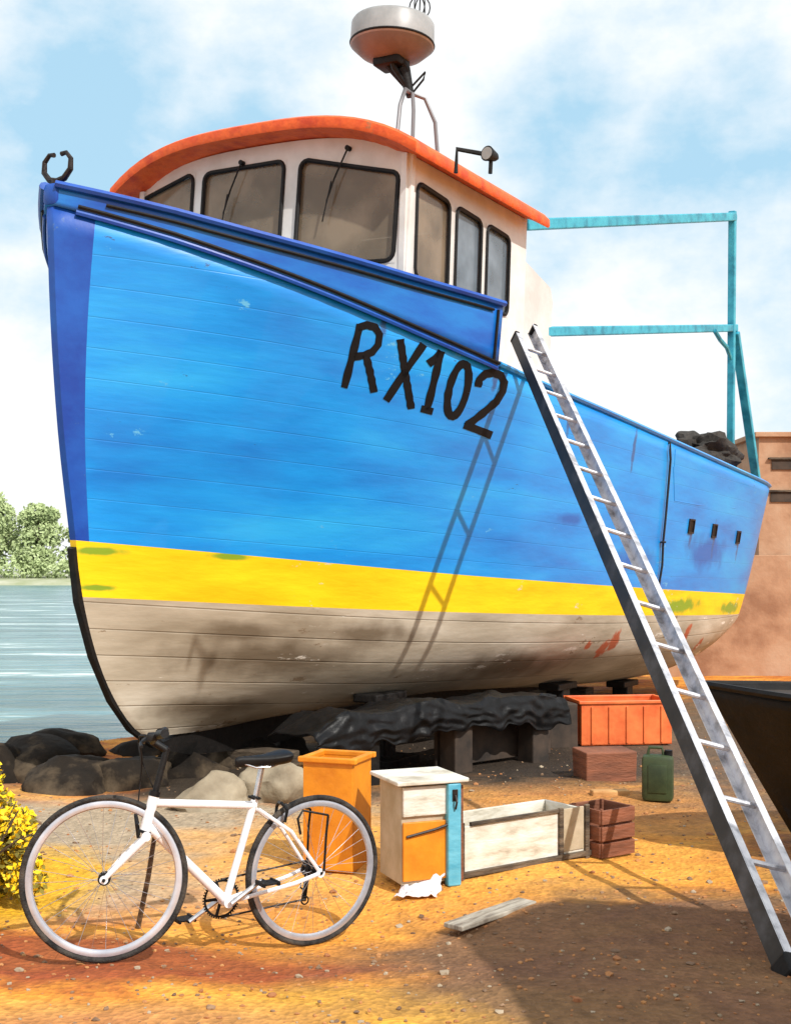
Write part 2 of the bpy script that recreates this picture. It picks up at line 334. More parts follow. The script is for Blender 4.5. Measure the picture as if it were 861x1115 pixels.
def ground_mat():
    m = bpy.data.materials.new('sandy_shingle'); m.use_nodes = True; nt = m.node_tree; N = nt.nodes; L = nt.links; b = N['Principled BSDF']
    tc = N.new('ShaderNodeTexCoord')
    def nzn(scale, det=6, st=(1,1,1), rough=.6, dist=0.):
        mp = N.new('ShaderNodeMapping'); mp.inputs['Scale'].default_value = st; L.new(tc.outputs['Object'], mp.inputs[0])
        n = N.new('ShaderNodeTexNoise'); n.inputs['Scale'].default_value = scale; n.inputs['Detail'].default_value = det; n.inputs['Roughness'].default_value = rough; n.inputs['Distortion'].default_value = dist
        L.new(mp.outputs[0], n.inputs['Vector']); return n.outputs[0]
    n1 = nzn(1.1, 8, (1, 1.7, 1), .6, .6)
    cr = N.new('ShaderNodeValToRGB'); e = cr.color_ramp.elements
    for i in range(3): e.new(.5)
    for i, (p, c) in enumerate(((.30,(.22,.055,.018)),(.42,(.46,.14,.028)),(.52,(.66,.26,.035)),(.62,(.74,.37,.07)),(.75,(.40,.18,.05)))):
        e[i].position = p; e[i].color = (*c, 1)
    L.new(n1, cr.inputs[0]); cur = cr.outputs[0]
    nb = nzn(1.6, 7, (1, 1.4, 1)); 
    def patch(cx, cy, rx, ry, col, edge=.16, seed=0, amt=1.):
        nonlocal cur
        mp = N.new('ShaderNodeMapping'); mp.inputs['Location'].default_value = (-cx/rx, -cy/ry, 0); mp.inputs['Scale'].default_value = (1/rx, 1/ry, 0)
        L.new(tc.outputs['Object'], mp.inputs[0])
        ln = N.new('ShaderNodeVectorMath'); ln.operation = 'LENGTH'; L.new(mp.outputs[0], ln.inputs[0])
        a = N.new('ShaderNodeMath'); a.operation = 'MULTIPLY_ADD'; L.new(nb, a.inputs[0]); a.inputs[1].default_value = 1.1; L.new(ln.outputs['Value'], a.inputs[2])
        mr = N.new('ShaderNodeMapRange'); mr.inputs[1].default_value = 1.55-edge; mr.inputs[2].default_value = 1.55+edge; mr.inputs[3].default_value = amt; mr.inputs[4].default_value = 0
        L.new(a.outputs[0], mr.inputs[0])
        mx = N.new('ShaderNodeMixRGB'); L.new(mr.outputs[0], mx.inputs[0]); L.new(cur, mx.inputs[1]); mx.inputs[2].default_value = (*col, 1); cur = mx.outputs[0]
    # shingle by the water and under the boat, sand of other colours, and painted shade
    patch(-1.3, 7.3, 2.1, 1.5, (.36,.28,.19), .25)
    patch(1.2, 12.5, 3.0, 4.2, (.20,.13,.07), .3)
    patch(.9, 10.6, 1.9, 1.5, (.035,.024,.016), .25)  # near-black tone painted where the hull's shade falls
    patch(-1.2, 9.3, 1.1, .8, (.04,.028,.018), .25)  # the same painted shade, under the bow
    patch(-4.6, 9.0, 1.6, 3.2, (.17,.12,.08), .3)
    patch(-2.15, 6.2, .6, .8, (.66,.36,.02), .2)
    patch(-1.1, 5.0, 1.3, .36, (.27,.06,.022), .25, amt=.9)
    patch(.05, 4.35, .9, .38, (.68,.36,.05), .3, amt=.8)
    patch(-.9, 4.2, .7, .25, (.42,.20,.08), .3, amt=.7)
    patch(.35, 6.9, 1.6, 1.1, (.74,.34,.055), .3, amt=.85)
    patch(-.1, 5.6, .9, .5, (.72,.30,.045), .3, amt=.75)
    patch(1.5, 8.2, 1.2, .8, (.50,.22,.06), .3, amt=.7)
    patch(1.4, 4.95, 1.5, 1.15, (.15,.085,.05), .2, amt=.9)  # dark brown painted in to deepen the foreground shadow
    patch(4., 10., 1.9, 6, (.13,.09,.06), .3, amt=.8)
    # grains and pebbles
    vo = N.new('ShaderNodeTexVoronoi'); vo.inputs['Scale'].default_value = 42; L.new(tc.outputs['Object'], vo.inputs['Vector'])
    hs = N.new('ShaderNodeHueSaturation'); L.new(cur, hs.inputs['Color'])
    sp = N.new('ShaderNodeSeparateColor'); L.new(vo.outputs['Color'], sp.inputs[0])
    mr = N.new('ShaderNodeMapRange'); mr.inputs[3].default_value = .86; mr.inputs[4].default_value = 1.20; L.new(sp.outputs[0], mr.inputs[0]); L.new(mr.outputs[0], hs.inputs['Value'])
    nf = nzn(9, 8, (1, 1, 1), .7)
    mr2 = N.new('ShaderNodeMapRange'); mr2.inputs[1].default_value = .3; mr2.inputs[2].default_value = .7; mr2.inputs[3].default_value = .72; mr2.inputs[4].default_value = 1.2; L.new(nf, mr2.inputs[0])
    mm = N.new('ShaderNodeMixRGB'); mm.blend_type = 'MULTIPLY'; mm.inputs[0].default_value = 1; L.new(hs.outputs[0], mm.inputs[1]); L.new(mr2.outputs[0], mm.inputs[2])
    L.new(mm.outputs[0], b.inputs['Base Color']); b.inputs['Roughness'].default_value = .88
    b.inputs['Specular IOR Level'].default_value = .25
    bp = N.new('ShaderNodeBump'); bp.inputs['Strength'].default_value = .7; bp.inputs['Distance'].default_value = .012
    ah = N.new('ShaderNodeMath'); ah.operation = 'ADD'; L.new(vo.outputs['Distance'], ah.inputs[0]); L.new(nzn(16, 8), ah.inputs[1])
    L.new(ah.outputs[0], bp.inputs['Height']); L.new(bp.outputs[0], b.inputs['Normal'])
    return m
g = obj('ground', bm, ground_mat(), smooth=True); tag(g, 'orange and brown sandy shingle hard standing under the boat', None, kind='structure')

def water_mat():
    m = bpy.data.materials.new('sea_water'); m.use_nodes = True; nt = m.node_tree; N = nt.nodes; L = nt.links; b = N['Principled BSDF']
    tc = N.new('ShaderNodeTexCoord'); mp = N.new('ShaderNodeMapping'); mp.inputs['Scale'].default_value = (.22, 1, 1); L.new(tc.outputs['Object'], mp.inputs[0])
    n1 = N.new('ShaderNodeTexNoise'); n1.inputs['Scale'].default_value = .55; n1.inputs['Detail'].default_value = 9; n1.inputs['Roughness'].default_value = .68; L.new(mp.outputs[0], n1.inputs['Vector'])
    cr = N.new('ShaderNodeValToRGB'); e = cr.color_ramp.elements; e.new(.5); e.new(.5)
    for i, (p, c) in enumerate(((.38,(.05,.13,.15)),(.50,(.10,.22,.25)),(.58,(.17,.31,.33)),(.63,(.66,.76,.76)))):
        e[i].position = p; e[i].color = (*c, 1)
    L.new(n1.outputs[0], cr.inputs[0]); L.new(cr.outputs[0], b.inputs['Base Color']); b.inputs['Roughness'].default_value = .22
    n2 = N.new('ShaderNodeTexNoise'); n2.inputs['Scale'].default_value = 2.2; n2.inputs['Detail'].default_value = 6; L.new(mp.outputs[0], n2.inputs['Vector'])
    bp = N.new('ShaderNodeBump'); bp.inputs['Strength'].default_value = .8; bp.inputs['Distance'].default_value = .25
    L.new(n2.outputs[0], bp.inputs['Height']); L.new(bp.outputs[0], b.inputs['Normal'])
    return m
bm = bmesh.new()
vs = [bm.verts.new(c) for c in ((-2500, -300, SEA), (2500, -300, SEA), (2500, 3500, SEA), (-2500, 3500, SEA))]; bm.faces.new(vs)
s_ = obj('sea', bm, water_mat()); tag(s_, 'calm blue green water with pale streaks behind the rocks', None, kind='structure')
bm = bmesh.new()   # far shore
xs = [-800+i*16 for i in range(101)]
rows = []
for j, (y, z) in enumerate(((210, SEA-.4), (213, .1), (220, .7), (260, 1.4), (460, 2.2), (600, SEA-1))):
    rows.append([bm.verts.new((x, y+2.2*noise.noise(Vector((x*.03, j, 0))), z+(.25*noise.noise(Vector((x*.05, j, 3))) if j else 0))) for x in xs])
for j in range(5):
    for i in range(100): bm.faces.new((rows[j][i], rows[j][i+1], rows[j+1][i+1], rows[j+1][i]))
fs = obj('far_shore', bm, mat('far_shore_sand', [(.22,.26,.12),(.46,.46,.36)], rough=.9, scale=.1), smooth=True); tag(fs, 'pale low shoreline across the water', None, kind='structure')

def leaf_cloud(bm, c, r, n, size, rnd):
    for _ in range(n):
        d = Vector((rnd.gauss(0,1), rnd.gauss(0,1), rnd.gauss(0,1))).normalized()
        k = rnd.uniform(.55, 1.05)**.6
        p = Vector(c)+Vector((d.x*r[0], d.y*r[1], d.z*r[2]))*k
        a = Vector((rnd.gauss(0,1), rnd.gauss(0,1), rnd.gauss(0,1))).normalized(); b_ = a.orthogonal().normalized()
        s = size*rnd.uniform(.6, 1.3); cth = b_.cross(a)
        v = [bm.verts.new(p+a*s), bm.verts.new(p+b_*s*.6), bm.verts.new(p-a*s), bm.verts.new(p-b_*s*.6)]
        bm.faces.new(v)
def tree(x, y, h, wd, label, seed):
    x *= 1.87; y *= 1.87; h *= 1.9; wd *= 1.9; rnd = random.Random(seed); t = empty('shore_tree', (x, y, .6)); tag(t, label, 'tree', 'trees on the far shore')
    bm = bmesh.new(); tube(bm, [(0,0,-.3), (.1,0,h*.3), (-.1,.1,h*.75)], [.32,.24,.07], 8)
    for k in range(5):
        a = rnd.uniform(0, 6.28); tube(bm, [(0,0,h*(.25+.08*k)), (math.cos(a)*wd*.35, math.sin(a)*wd*.35, h*(.45+.08*k))], [.13,.04], 6)
    obj('trunk', bm, 'bark', t, True)
    bm = bmesh.new()
    for k in range(15):
        a = rnd.uniform(0, 6.28); rr = rnd.uniform(0, .62)*wd*.5; zz = rnd.uniform(.18, .84)*h
        f = 1-abs(zz/h-.4)*.8
        q = wd*.25*rnd.uniform(.6, 1.1)*f
        leaf_cloud(bm, (math.cos(a)*rr*f, math.sin(a)*rr*f, zz), (q, q, q*.8), 430, .42, rnd)
    obj('crown', bm, 'leaf', t)
tree(-37.0, 124, 8.9, 8.5, 'pale green tree nearest the blue bow on the far shore', 1)
tree(-43.0, 127, 9.8, 9, 'tallest light green tree on the far shore left of the bow', 2)
tree(-32.2, 126, 6.6, 8.0, 'low green tree on the far shore touching the bow outline', 3)
tree(-51.0, 130, 8.5, 10, 'green tree at the left edge of the picture across the water', 4)
tree(-60.0, 131, 9.5, 10, 'green tree just beyond the left edge on the far shore', 5)
# scrub at their feet
bm = bmesh.new(); rnd = random.Random(3)
for k in range(60):
    x = -122+k*1.3; leaf_cloud(bm, (x, 226+rnd.uniform(-2,2), 1.6+rnd.uniform(0,1.4)), (2.2, 1.6, 1.8), 90, .36, rnd)
o = obj('scrub', bm, 'leaf'); tag(o, 'green scrub under the trees on the far shore', 'scrub', kind='stuff')

# ------------------------------------------------------------------ rocks
def rock(p, r, label, seed, m='rock', group='rocks along the water edge', squash=.75):
    t = bmesh.new(); bmesh.ops.create_icosphere(t, subdivisions=4, radius=1)
    rnd = random.Random(seed); off = Vector((rnd.uniform(0,50), rnd.uniform(0,50), 0))
    planes = [(Vector((rnd.gauss(0,1), rnd.gauss(0,1), rnd.gauss(0,.8))).normalized(), rnd.uniform(.62,.9)) for _ in range(14)]
    for v in t.verts:
        q = v.co.copy()
        for (n_, d_) in planes:
            e = q.dot(n_)-d_
            if e > 0: q -= n_*e*.97
        q *= 1+.16*noise.noise(q*1.6+off)+.07*noise.noise(q*4+off)+.03*noise.noise(q*11+off)
        v.co = Vector((q.x*r[0], q.y*r[1], q.z*r[2]))
    o = obj('rock', t, m, None, True, loc=p); o.rotation_euler = (0, 0, rnd.uniform(0, 6))
    tag(o, label, 'rock', group); return o
RK = [((25, 845, 9.8), (.62,.5,.34), 'big dark rock at the left edge above the yellow gorse'),
      ((88, 858, 9.2), (.50,.42,.28), 'rounded black-brown rock between bush and front wheel top'),
      ((140, 852, 9.4), (.46,.38,.30), 'dark rock just left of the bicycle handlebar'),
      ((205, 850, 9.7), (.42,.36,.30), 'dark rock behind the handlebar stem'),
      ((250, 838, 10.3), (.5,.4,.34), 'dark rock under the forefoot behind the bicycle top tube'),
      ((300, 828, 10.9), (.5,.4,.32), 'dark rock in the shade right of the saddle'),
      ((-30, 850, 9.6), (.6,.5,.36), 'dark rock cut off by the left edge of the picture'),
      ((58, 828, 10.6), (.5,.42,.30), 'low brown rock at the water behind the bigger ones'),
      ((170, 828, 10.9), (.5,.4,.24), 'small brown rock at the water below the stem')]
for i, ((u, v, Y), r, lb) in enumerate(RK):
    q = P(u, v, Y); rock((q.x, q.y, q.z-.02), r, lb, 10+i)
q = P(232, 873, 8.3); rock((q.x, q.y, .02), (.34,.28,.20), 'flat pale rock seen through the bicycle frame', 41, 'rockp')
q = P(300, 866, 8.6); rock((q.x, q.y, .04), (.30,.26,.26), 'pale sandy rock behind the saddle', 43, 'rockp')

# yellow gorse, left edge
def gorse(p, r, label, seed, n=1500):
    rnd = random.Random(seed); t = empty('gorse_bush', p); tag(t, label, 'bush', 'yellow gorse at the left edge')
    bm = bmesh.new()
    for k in range(26):
        a = rnd.uniform(0, 6.28); q = rnd.uniform(.2, .9)
        tube(bm, [(0,0,-.05), (math.cos(a)*r*q*.5, math.sin(a)*r*q*.5, r*.7), (math.cos(a)*r*q, math.sin(a)*r*q, r*rnd.uniform(.8,1.3))], [.012,.008,.003], 5)
    obj('stem', bm, 'bark', t)
    bm = bmesh.new(); bm2 = bmesh.new()
    for k in range(26):
        a = rnd.uniform(0, 6.28); q = rnd.uniform(0, .8)*r; z = rnd.uniform(.12, 1.15)*r; w_ = r*.26
        leaf_cloud(bm, (math.cos(a)*q, math.sin(a)*q, z), (w_, w_, w_), n//10, .017, rnd)
        leaf_cloud(bm2, (math.cos(a)*q, math.sin(a)*q, z-.02), (w_, w_, w_), n//13, .02, rnd)
    obj('flowers', bm, 'leafy', t); obj('foliage', bm2, 'leafg', t)
q = G(-8, 985); gorse((q.x-.1, q.y, gz(q.x, q.y)), .38, 'bright yellow gorse bush at the left edge beside the front wheel', 5, 2200)
q = G(-60, 940); gorse((q.x, q.y, gz(q.x, q.y)), .42, 'taller yellow gorse bush mostly outside the left edge', 6)

# loose pebbles and shells
bm = bmesh.new(); rnd = random.Random(11)
for k in range(3200):
    y = 4.0+rnd.random()**1.3*9; x = rnd.uniform(-.36, .36)*y
    if shore(x, y) < .6: continue
    r = rnd.uniform(.004, .012)*(1 if rnd.random() < .94 else 2.0)
    t = bmesh.new(); bmesh.ops.create_icosphere(t, subdivisions=1, radius=r)
    sx, sy, sz = rnd.uniform(.7,1.3), rnd.uniform(.7,1.3), rnd.uniform(.4,.8)
    for v in t.verts: v.co = Vector((v.co.x*sx+x, v.co.y*sy+y, v.co.z*sz+gz(x, y)+r*.15))
    for v in t.verts: v.co += Vector((rnd.gauss(0,1), rnd.gauss(0,1), rnd.gauss(0,1)))*r*.12
    idx = rnd.choice((0,0,2,2,1))
    for f in t.faces: f.material_index = idx
    merge(bm, t)
o = obj('pebbles', bm, [mat('pebble_brown', [(.12,.07,.04),(.30,.18,.10)], rough=.8, scale=8), mat('pebble_pale', [(.26,.19,.12),(.42,.34,.24)], rough=.8, scale=8), mat('pebble_rust', [(.30,.11,.04),(.50,.24,.08)], rough=.8, scale=8)])
tag(o, 'small loose pebbles scattered over the orange ground', 'pebbles', kind='stuff')

# ------------------------------------------------------------------ fishing boat
HEEL = R(3.2)
boat = empty('fishing_boat', (OX, OY, 0), (HEEL, 0, math.atan2(DY, DX)))
tag(boat, 'big blue fishing boat with yellow stripe, white wheelhouse and orange roof, propped ashore', 'fishing boat')
BM_ = Matrix.Translation(boat.location) @ boat.rotation_euler.to_matrix().to_4x4(); BI = BM_.inverted()
def bp_(s, t, z): return Vector((s, -t, z))          # boat space: s aft, t to port, z up
LEN = 11.0
stemS = lambda z: interp([(.20,1.55),(.30,1.22),(.42,.98),(.70,.72),(1.05,.52),(1.5,.36),(1.85,.29),(2.6,.14),(3.4,.03),(4.3,-.05)], z)
stern = lambda z: interp([(0,11.3),(.6,11.45),(1.2,11.7),(2.9,11.9)], z)
B_sheer = [(0,.03),(.02,.30),(.05,.66),(.10,1.10),(.16,1.45),(.24,1.74),(.34,1.90),(.5,2.03),(.7,2.07),(.85,2.03),(.95,1.95),(1,1.86)]
B_wl = [(0,.03),(.02,.14),(.05,.34),(.10,.68),(.16,1.03),(.24,1.36),(.34,1.62),(.5,1.84),(.7,1.90),(.85,1.84),(.95,1.72),(1,1.58)]
Z_sheer = [(0,4.11),(.1,3.80),(.2,3.55),(.3,3.39),(.45,3.25),(.6,3.14),(.8,3.03),(1,2.97)]
Z_st = [(0,1.84),(.3,1.66),(1,1.40)]
Z_sb = [(0,1.44),(.3,1.34),(1,1.12)]
Z_k = [(0,.36),(.08,.34),(.2,.40),(.32,.44),(.45,.38),(.6,.28),(.82,.22),(.92,.45),(1,1.0)]
NB, NT = 12, 12
def hull_pt(p, j):
    """j 0..NB bottom, NB..NB+1 stripe, then topsides"""
    zk = interp(Z_k, p); zb = interp(Z_sb, p); zt = interp(Z_st, p); zs = interp(Z_sheer, p)
    bw = interp(B_wl, p); bs = interp(B_sheer, p)
    flare = lambda z: lerp(bw, bs, max(0, (z-zb)/(zs-zb))**(1.25 if p < .3 else .9))
    if j <= NB:
        f = j/NB; ph = f*math.pi/2
        e = min(1, .15+p*4.2)
        ty = lerp(f**.9, math.sin(ph)**.8, e); tz = lerp(f, (1-math.cos(ph))**.95, e)
        t = .05+(bw-.05)*ty if bw > .05 else bw; z = zk+(zb-zk)*tz
    elif j <= NB+2:
        z = lerp(zb, zt, (j-NB)/2); t = flare(z)
    else:
        z = lerp(zt, zs, (j-NB-2)/NT); t = flare(z)
    return t, z
def hull_row_s(j):
    z0 = hull_pt(0, j)[1]; z1 = hull_pt(1, j)[1]
    return stemS(z0), stern(z1)
NR = NB+2+NT
ps = [0,.006,.013,.02,.03,.04,.05,.062,.075,.09,.105]+[.12+.88*i/46 for i in range(47)]
def s_to_p(s, z=3.5):
    return max(0, (s-stemS(z))/(stern(z)-stemS(z)))
bm = bmesh.new(); V = {}
for side in (1, -1):
    for j in range(NR+1):
        s0, s1 = hull_row_s(j)
        for i, p in enumerate(ps):
            hh_ = max(0, (j-NB)/(NR-NB)); p = p*(.45+.75*hh_) if 0 < i < 3 else p
            t, z = hull_pt(p, j)
            V[side, i, j] = bm.verts.new(bp_(lerp(s0, s1, p), side*t, z))
    for i in range(len(ps)-1):
        for j in range(NR):
            q = (V[side,i,j], V[side,i+1,j], V[side,i+1,j+1], V[side,i,j+1])
            f = bm.faces.new(q if side == 1 else q[::-1])
            f.material_index = 2 if j < NB else (1 if j < NB+2 else (3 if i < 2 else 0))
n = len(ps)-1
for j in range(NR):   # stem face, transom, underside
    f = bm.faces.new((V[1,0,j], V[1,0,j+1], V[-1,0,j+1], V[-1,0,j])); f.material_index = 2 if j < NB else (1 if j < NB+2 else 3)
    f = bm.faces.new((V[1,n,j], V[-1,n,j], V[-1,n,j+1], V[1,n,j+1])); f.material_index = 2 if j < NB else (1 if j < NB+2 else 0)
for i in range(n): f = bm.faces.new((V[1,i,0], V[-1,i,0], V[-1,i+1,0], V[1,i+1,0])); f.material_index = 2
bmesh.ops.recalc_face_normals(bm, faces=bm.faces)
hull_bvh = BVHTree.FromBMesh(bm)
def hit(u, v, bvh=None):
    """where the line of sight through a spot meets the hull's skin (boat space)"""
    o = BI @ Vector((0, 0, EYE)); d = (BI.to_3x3() @ Vector(((u-CU)/F, 1, -(v-HV)/F))).normalized()
    h = (bvh or hull_bvh).ray_cast(o, d)
    return (h[0], h[1], d) if h[0] is not None else (None, Vector((0,-1,0)), d)
rust = []
for (u, v, r) in ((655, 708, .10), (668, 700, .10), (748, 690, .09), (760, 702, .08), (742, 698, .06), (640, 703, .05)):
    h = hit(u, v)[0]
    if h is not None: rust.append((h, r, (1,1,.75)))
blots(M['bottom'], rust, (.42,.10,.04), nscale=13, edge=.10)
# darker weathered stains low on the bottom paint, green tide mark on yellow
grime = [(hit(u, v)[0], r, (.35,.8,2.2)) for (u, v, r) in ((300, 715, .30), (260, 690, .16), (560, 725, .28), (400, 690, .2), (230, 770, .18)) if hit(u, v)[0] is not None]
blots(M['bottom'], grime, (.17,.13,.085), nscale=3.5, edge=.28)
tide = [(hit(u, v)[0], r, (.35,.6,2.6)) for (u, v, r) in ((106, 600, .08), (104, 640, .06), (250, 606, .07), (740, 660, .22), (795, 662, .2)) if hit(u, v)[0] is not None]
blots(M['yellow'], tide, (.22,.34,.02), nscale=5, edge=.14)
scuff = [(hit(u, v)[0], r, (.5,.8,2.0)) for (u, v, r) in ((690, 610, .25), (770, 600, .34), (620, 565, .10)) if hit(u, v)[0] is not None]
blots(M['blue'], scuff, (.001,.13,.48), nscale=3.5, edge=.22)
def chips(m, col, scale, thr, stretch=(1,1,1)):
    nt = m.node_tree; N = nt.nodes; L = nt.links; b = N['Principled BSDF']
    tc = N.new('ShaderNodeTexCoord'); mp = N.new('ShaderNodeMapping'); mp.inputs['Scale'].default_value = stretch; L.new(tc.outputs['Object'], mp.inputs[0])
    n1 = N.new('ShaderNodeTexNoise'); n1.inputs['Scale'].default_value = scale; n1.inputs['Detail'].default_value = 9; n1.inputs['Roughness'].default_value = .75; L.new(mp.outputs[0], n1.inputs['Vector'])
    n2 = N.new('ShaderNodeTexNoise'); n2.inputs['Scale'].default_value = .9; n2.inputs['Detail'].default_value = 3; L.new(tc.outputs['Object'], n2.inputs['Vector'])
    ad = N.new('ShaderNodeMath'); ad.operation = 'MULTIPLY_ADD'; L.new(n2.outputs[0], ad.inputs[0]); ad.inputs[1].default_value = .5; L.new(n1.outputs[0], ad.inputs[2])
    mr = N.new('ShaderNodeMapRange'); mr.inputs[1].default_value = thr; mr.inputs[2].default_value = thr+.02; L.new(ad.outputs[0], mr.inputs[0])
    mx = N.new('ShaderNodeMixRGB'); L.new(mr.outputs[0], mx.inputs[0]); L.new(b.inputs['Base Color'].links[0].from_socket, mx.inputs[1]); mx.inputs[2].default_value = (*col, 1); L.new(mx.outputs[0], b.inputs['Base Color'])
chips(M['blue'], (.10,.42,.72), 5.5, .93, (.7,.7,1.5)); chips(M['blue'], (.02,.07,.20), 9, .955, (.5,.5,1.6)); chips(M['yellow'], (.62,.56,.42), 7, .92, (.6,.6,1.6)); chips(M['dblue'], (.06,.14,.30), 8, .92)
chips(M['bottom'], (.70,.66,.58), 4.5, .90, (.35,.35,1.8)); chips(M['bottom'], (.22,.16,.10), 6, .92, (.5,.5,1.4)); chips(M['orange'], (.45,.16,.06), 9, .93)
runs = []
for (u, v) in ((752, 573), (777, 578), (803, 585)):
    h = hit(u, v+9)[0]
    if h is not None: runs.append((h, .045, (1,1,.22)))
for (u, v) in ((300, 262), (420, 330), (540, 395), (620, 440), (690, 475)):
    h = hit(u, v+14)[0]
    if h is not None: runs.append((h, .035, (1,1,.16)))
blots(M['blue'], runs, (.02,.11,.32), nscale=14, edge=.14)
seams(M['blue'], .205, .28, .88, .025); seams(M['bottom'], .19, .6, .72, .04)
hull = obj('hull', bm, ['blue','yellow','bottom','dblue'], boat, True)
sd = hull.modifiers.new('thick', 'SOLIDIFY'); sd.thickness = .05; sd.offset = -1

# keel timber, rudder
bm = bmesh.new()
pts = [(1.25,.36),(1.5,.24),(2.2,.19),(4,.19),(7,.22),(9.2,.28)]
prev = None
for (s, z) in [(.30,1.80),(.375,1.42),(.535,1.02),(.74,.68),(.96,.44),(1.22,.28),(1.6,.16),(2.2,.12),(4,.12),(7,.12),(9.6,.14)]:
    up = z+.12 if s > 1.6 else None
    inner = (s+.06, z+.02) if s < 1.3 else (s+.03, interp(Z_k, s_to_p(s, .4))+.03)
    hw = .03
    a = [bm.verts.new(bp_(s-.03 if s < 1.3 else s, hw, z-.02 if s<1.3 else z)), bm.verts.new(bp_(s-.03 if s<1.3 else s, -hw, z-.02 if s<1.3 else z)), bm.verts.new(bp_(inner[0], -hw, inner[1])), bm.verts.new(bp_(inner[0], hw, inner[1]))]
    if prev:
        for k in range(4): bm.faces.new((prev[k], prev[(k+1) % 4], a[(k+1) % 4], a[k]))
    else: bm.faces.new(a)
    prev = a
bm.faces.new(prev[::-1])
obj('keel', bm, 'tar', boat)
bm = bmesh.new(); box(bm, bp_(11.3, 0, .50), (.5, .06, .75), bev=.02); cyl(bm, bp_(11.2, 0, .8), bp_(11.2, 0, 1.3), .05); obj('rudder', bm, 'tar', boat)
bm = bmesh.new()
cyl(bm, bp_(10.5, 0, .42), bp_(10.9, 0, .42), .07, .05)
for k in range(4):
    a = k*math.pi/2; c = bp_(10.8, math.cos(a)*.17, .42+math.sin(a)*.17)
    box(bm, c, (.03, .14, .28), Matrix.Rotation(a+math.pi/2, 3, 'X') @ Matrix.Rotation(.5, 3, 'Z'), .01)
obj('propeller', bm, 'iron', boat)

# raised bulwark band at the bow, port and starboard
S_END = 3.16
def sheer_xyz(p, side=1, out=0., dz=0.):
    t, z = hull_pt(p, NR); s0, s1 = hull_row_s(NR)
    return bp_(lerp(s0, s1, p), side*(t+out), z+dz)
RAIL = [(0,.10),(.08,.175),(.16,.30),(.24,.435),(.34,.60)]
pe = (S_END)/11.9
pb = [0,.008,.018,.03,.045,.06]+[.08+(pe-.08)*i/16 for i in range(17)]
bm = bmesh.new()
for side in (1, -1):
    colm = []
    for p in pb:
        h = interp(RAIL, p); fl = .09*min(1, p*10)
        colm.append([bm.verts.new(sheer_xyz(p, side, .02+fl*(1-.75*p/pe)*k/4*h/.5, -.03+(h+.03)*k/4)) for k in range(5)])
    for a, b_ in zip(colm, colm[1:]):
        for k in range(4): bm.faces.new((a[k], b_[k], b_[k+1], a[k+1]))
    if side == 1: c1 = colm[0]
    else:
        for k in range(4): bm.faces.new((c1[k], c1[k+1], colm[0][k+1], colm[0][k]))
band = obj('bow_bulwark', bm, 'band', boat, True)
sd = band.modifiers.new('thick', 'SOLIDIFY'); sd.thickness = .06; sd.offset = -1
bm = bmesh.new()
for side in (1, -1):
    tube(bm, [sheer_xyz(p, side, .02+.09*(1-.75*p/pe)*min(1, p*10)*interp(RAIL, p)/.5, interp(RAIL, p)+.01) for p in pb], .036, 8, flat=(1.1,.8))
obj('bow_rail_cap', bm, 'dblue', boat, True)
# black rubbing strakes that frame the band
bm = bmesh.new()
for side in (1, -1):
    tube(bm, [sheer_xyz(p, side, .03+.08*(1-.75*p/pe)*min(1, p*10)*interp(RAIL, p)/.5, interp(RAIL, p)-.06) for p in pb[2:-1]], .012, 6)
    tube(bm, [sheer_xyz(p, side, .030, .0) for p in pb[1:]], .014, 6)
    tube(bm, [sheer_xyz(pe-.006, side, .028+.004*k, .0+(interp(RAIL, pe)-.06)*k/5) for k in range(6)], .014, 6)
obj('rubbing_strake', bm, 'black', boat, True)
# thin plank edge just under the lower strake, dark blue
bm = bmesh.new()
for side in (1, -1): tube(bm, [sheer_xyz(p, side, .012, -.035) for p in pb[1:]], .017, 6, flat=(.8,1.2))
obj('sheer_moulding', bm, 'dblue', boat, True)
# gunwale cap aft
bm = bmesh.new(); pa = [pe+.004+(1-pe-.004)*i/26 for i in range(27)]
for side in (1, -1): tube(bm, [sheer_xyz(p, side, -.02, .01) for p in pa], .04, 8, flat=(1.2,.7))
tube(bm, [sheer_xyz(1, 1, -.02, .01), sheer_xyz(1, -1, -.02, .01)], .04, 8)
obj('gunwale', bm, 'blue', boat, True)
# decks
def deck(name, s0, s1, drop, m, inset=.06):
    bm = bmesh.new(); prev = None
    for i in range(21):
        s = lerp(s0, s1, i/20); p = min(1, s_to_p(s, 3.6)); t, z = hull_pt(p, NR); t = max(.02, t-inset)
        a = [bm.verts.new(bp_(s, t, z-drop)), bm.verts.new(bp_(s, 0, z-drop+.05)), bm.verts.new(bp_(s, -t, z-drop))]
        if prev:
            bm.faces.new((prev[0], prev[1], a[1], a[0])); bm.faces.new((prev[1], prev[2], a[2], a[1]))
        prev = a
    return obj(name, bm, m, boat, True)
deck('foredeck', .15, 5.4, .12, 'deckm'); deck('aft_deck', 5.4, 11.75, .75, 'deckm', .12)
bm = bmesh.new(); box(bm, bp_(5.4, 0, 2.95), (.05, 3.8, .75)); obj('deck_step', bm, 'white', boat)

# iron horns on the stem head
bm = bmesh.new()
base = bp_(.02, 0, 4.26)
def horn(sgn):
    return [base+Vector((.0, -sgn*.0, .0)), base+Vector((0, -sgn*.07, .015)), base+Vector((0, -sgn*.125, .07)), base+Vector((0, -sgn*.125, .14)), base+Vector((0, -sgn*.08, .185)), base+Vector((0, -sgn*.035, .18))]
for sg in (1, -1): tube(bm, horn(sg), [.022,.022,.02,.017,.015,.017], 8)
cyl(bm, base+Vector((0,0,-.12)), base+Vector((0,0,.01)), .035)
obj('bow_fairlead', bm, 'iron', boat, True)
bm = bmesh.new()   # blue stem cap
box(bm, bp_(.06, 0, 4.16), (.22,.14,.16), None, .04); obj('stem_head', bm, 'dblue', boat, True)

